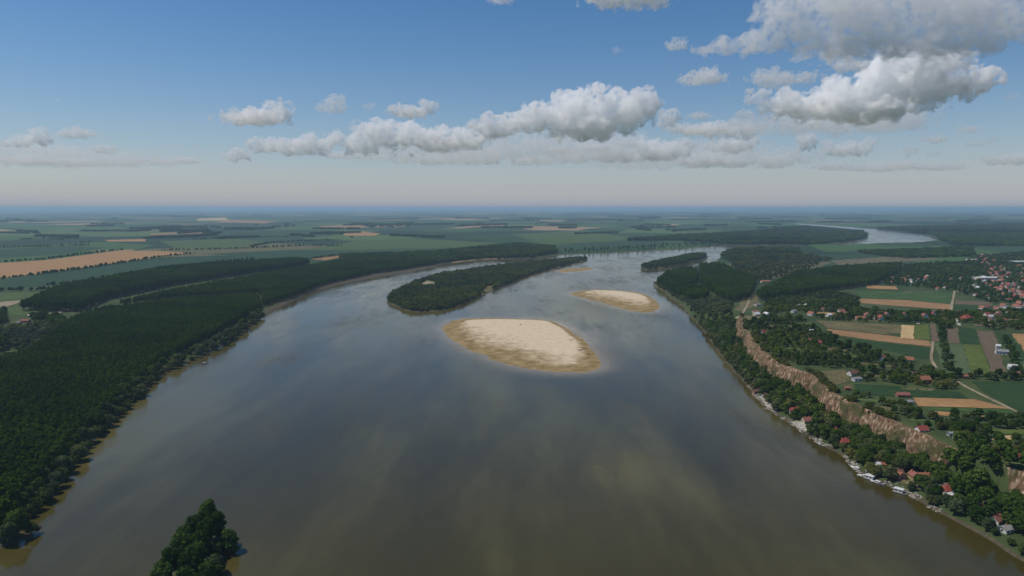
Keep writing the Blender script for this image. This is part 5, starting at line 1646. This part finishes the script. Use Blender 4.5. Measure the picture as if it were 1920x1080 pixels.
PLATEAU = [
    [(1398, 606), (1440, 596), (1500, 596), (1545, 628), (1600, 648), (1640, 662), (1700, 685), (1760, 700), (1752, 716), (1690, 712), (1640, 690), (1610, 690), (1560, 690), (1500, 684), (1470, 678), (1430, 650)],
    [(1500, 583), (1600, 580), (1700, 588), (1830, 590), (1830, 606), (1770, 606), (1700, 606), (1610, 606), (1530, 597)],
    [(1440, 560), (1560, 546), (1610, 560), (1610, 578), (1520, 582), (1430, 590)],
    [(1600, 690), (1660, 698), (1760, 706), (1800, 716), (1790, 733), (1700, 722), (1610, 715)],
    [(1592, 742), (1680, 748), (1720, 766), (1735, 772), (1690, 780), (1640, 766)],
    [(1690, 776), (1745, 780), (1920, 788), (1930, 806), (1850, 804), (1850, 816), (1855, 828), (1920, 830), (1925, 862), (1870, 870), (1820, 845), (1760, 812), (1720, 800)],
    [(1765, 645), (1775, 645), (1790, 700), (1780, 704), (1768, 690)], [(1775, 704), (1900, 704), (1910, 714), (1780, 713)], [(1890, 700), (1960, 700), (1960, 714), (1895, 714)],
    [(1880, 640), (1890, 640), (1920, 704), (1905, 706)],
    [(1758, 606), (1776, 604), (1792, 612), (1774, 618), (1775, 640), (1764, 640)],
    [(1830, 585), (1920, 585), (1930, 618), (1860, 618), (1830, 612)],
]
def plateau_trees():
    g = np.random.default_rng(33)
    allp = np.vstack([fill(np.array([U(*p) for p in px]), 6.8, 0.45, 0.2, 0.88) for px in PLATEAU])
    allp = clear_of(allp)
    allp = allp[(allp[:, 0] - cliff_x(allp[:, 1])) > 5]
    for sp_ in STRIPS:
        allp = allp[~inside(sp_, allp[:, 0], allp[:, 1])]
    allp = allp[np.argsort(np.hypot(allp[:, 0], allp[:, 1]))]
    kinds = g.choice(['broad', 'broad', 'broad', 'willow', 'shrub', 'shrub', 'shrub', 'shrub'], len(allp))
    s = np.where(kinds == 'shrub', g.uniform(0.5, 1.2, len(allp)), g.uniform(0.34, 0.74, len(allp)))
    cnt = {'broad': 0, 'willow': 0, 'shrub': 0}
    for i in range(min(70, len(allp))):
        k = str(kinds[i])
        cnt[k] += 1
        tree(k, allp[i, 0], allp[i, 1], s[i], ordinal(cnt[k]) + {'broad': ' nearest dark garden tree on the plateau behind the cliff', 'willow': ' nearest pale grey-green garden tree on the plateau behind the cliff',
             'shrub': ' nearest low garden shrub on the plateau behind the cliff'}[k], {'broad': 'dark garden trees behind the cliff', 'willow': 'pale garden trees behind the cliff', 'shrub': 'garden shrubs behind the cliff'}[k],
             name='shrub' if k == 'shrub' else 'tree')
    for k in ('broad', 'willow', 'shrub'):
        m = (kinds == k) & (np.arange(len(allp)) >= 70)
        scatter({'broad': 'garden_woodland', 'willow': 'orchard', 'shrub': 'garden_scrub'}[k], k, allp[m], s[m], s[m],
                {'broad': 'dark garden trees spread over the plateau', 'willow': 'pale orchard trees spread over the plateau', 'shrub': 'garden shrubs spread over the plateau'}[k], 'woodland')
plateau_trees()

wood('village_trees', 'dark garden trees among the far village roofs', 'broad',
     [[(1640, 515), (1760, 512), (1830, 480), (1960, 470), (1960, 580), (1860, 575), (1830, 560), (1790, 545), (1660, 534)]], 15.0, 0.55, 0.9, 0.9, 6.0, 0.75, clear=True)
wood('village_trees', 'belt of trees between the forest block and the village gardens', 'broad',
     [[(1650, 512), (1700, 498), (1790, 492), (1840, 500), (1850, 515), (1760, 520), (1660, 525)]], 13.0, 0.6, 0.95, 0.9, 6.0, 0.7, clear=True)

# far woods
wood('far_forest', 'dark wood on the plain behind the river island', 'clump',
     [[(640, 478), (810, 472), (970, 456), (1038, 462), (1042, 474), (990, 482), (910, 482), (822, 489), (818, 496), (760, 492), (640, 492)]], 17.0, 0.95, 1.2, 1.05, 10.0, minland=20)
wood('far_forest', 'blue-green forest on the cape inside the river bend', 'clump',
     [[(1170, 450), (1280, 442), (1400, 436), (1510, 426), (1570, 431), (1618, 438), (1626, 443), (1612, 449), (1560, 456), (1500, 458), (1410, 458), (1380, 457), (1290, 450)]], 24.0, 1.1, 1.5, 1.1, 8.0, minland=15)
wood('far_forest', 'dark blue forest on the far side of the river bend', 'clump',
     [[(1640, 428), (1720, 425), (2040, 420), (2040, 460), (1790, 460), (1765, 450), (1745, 440), (1700, 434)]], 26.0, 1.2, 1.6, 1.1, 8.0, minland=15)
wood('far_forest', 'dark wood strip between the meadow and the far village', 'clump',
     [[(1607, 472), (1697, 470), (1820, 464), (1825, 480), (1700, 484), (1640, 478)]], 20.0, 0.9, 1.2, 1.0, 6.0, 0.85)

def line_of_trees(name, label, kind, lines, step, s0, s1, wid=6.0, z=3.0, zs=1.0):
    P = []
    for px in lines:
        p = catmull([plane_pt(x, y, z) for x, y in px], 12, closed=False)
        d = np.hypot(*np.diff(p, axis=0).T); cum = np.r_[0, np.cumsum(d)]
        t = np.arange(0, cum[-1], step)
        t = t[RNG.random(len(t)) < 0.82]
        P.append(np.stack([np.interp(t, cum, p[:, 0]), np.interp(t, cum, p[:, 1])], -1) + RNG.normal(0, wid * 0.5, (len(t), 2)))
    xy = np.vstack(P)
    xy = xy[LAND(xy[:, 0], xy[:, 1]) > 1.0]
    s = RNG.uniform(s0, s1, len(xy))
    scatter(name, kind, xy, s, s * zs, label, 'tree line')
line_of_trees('hedge', 'hedges and tree lines edging the fields of the left plain', 'broad',
    [[(-60, 531), (43, 519), (100, 512), (167, 503), (233, 493), (300, 483), (365, 476)], [(0, 493), (83, 487), (160, 477), (233, 469)], [(-60, 560), (0, 547), (100, 543), (150, 530), (280, 510), (420, 492), (480, 487)],
     [(90, 536), (140, 534), (170, 527)], [(40, 450), (80, 448), (120, 450)], [(300, 470), (420, 468), (560, 462), (640, 462)], [(0, 465), (120, 462), (170, 460)],
     [(150, 455), (168, 455)], [(360, 449), (450, 446), (560, 444)], [(470, 463), (520, 455), (640, 450)], [(560, 489), (620, 482), (650, 478)]], 6.0, 0.3, 0.85, 7.0)
line_of_trees('bank_poplars', 'row of spiky trees along the far river bank', 'poplar',
    [[(826, 491), (905, 484), (1000, 481), (1047, 473), (1140, 470), (1273, 463), (1330, 459), (1400, 457)], [(1040, 474), (1060, 473), (1140, 471)], [(1160, 468), (1280, 462)]], 26.0, 0.55, 1.1, 10.0, zs=1.0)
line_of_trees('bank_scrub', 'low scrub along the far river bank', 'willow', [[(826, 492), (905, 485), (1000, 482), (1047, 474), (1140, 471), (1273, 464), (1330, 460), (1480, 458)]], 12.0, 0.4, 0.7, 8.0)
line_of_trees('right_bank_scrub', 'low scrub along the right bank below the forest blocks', 'shrub', [[(1231, 533), (1250, 551), (1273, 568), (1292, 585), (1312, 608), (1332, 642), (1352, 668)]], 8.0, 0.8, 1.5, 5.0)

def far_belts():
    g = np.random.default_rng(90)
    P = []
    for k in range(230):
        py = 392 + 56 * g.random() ** 1.6
        px = g.uniform(-80, 2000)
        w = g.uniform(8, 100)
        hgt = g.uniform(0.2, 1.2) * (py - 385) / 40.0
        sl = g.uniform(-2.0, 2.0) * (py - 388) / 50
        poly = upoly([(px - w / 2, py - sl), (px + w / 2, py + sl), (px + w / 2, py + sl + hgt), (px - w / 2, py - sl + hgt)], 0)
        d = poly[:, 1].mean()
        step = 22.0 if d < 6000 else 45.0 if d < 14000 else 90.0
        p = fill(poly, step)
        if len(p) > 500:
            p = p[g.permutation(len(p))[:500]]
        P.append(np.column_stack([p, np.full(len(p), step / 22.0)]))
    A = np.vstack(P)
    A = A[LAND(A[:, 0], A[:, 1]) > 30]
    s = A[:, 2] * g.uniform(0.8, 1.2, len(A))
    scatter('far_tree_belts', 'clump', A[:, :2], s, np.minimum(s, 1.4), 'dark tree belts crossing the hazy plain towards the horizon', 'tree belt')
far_belts()
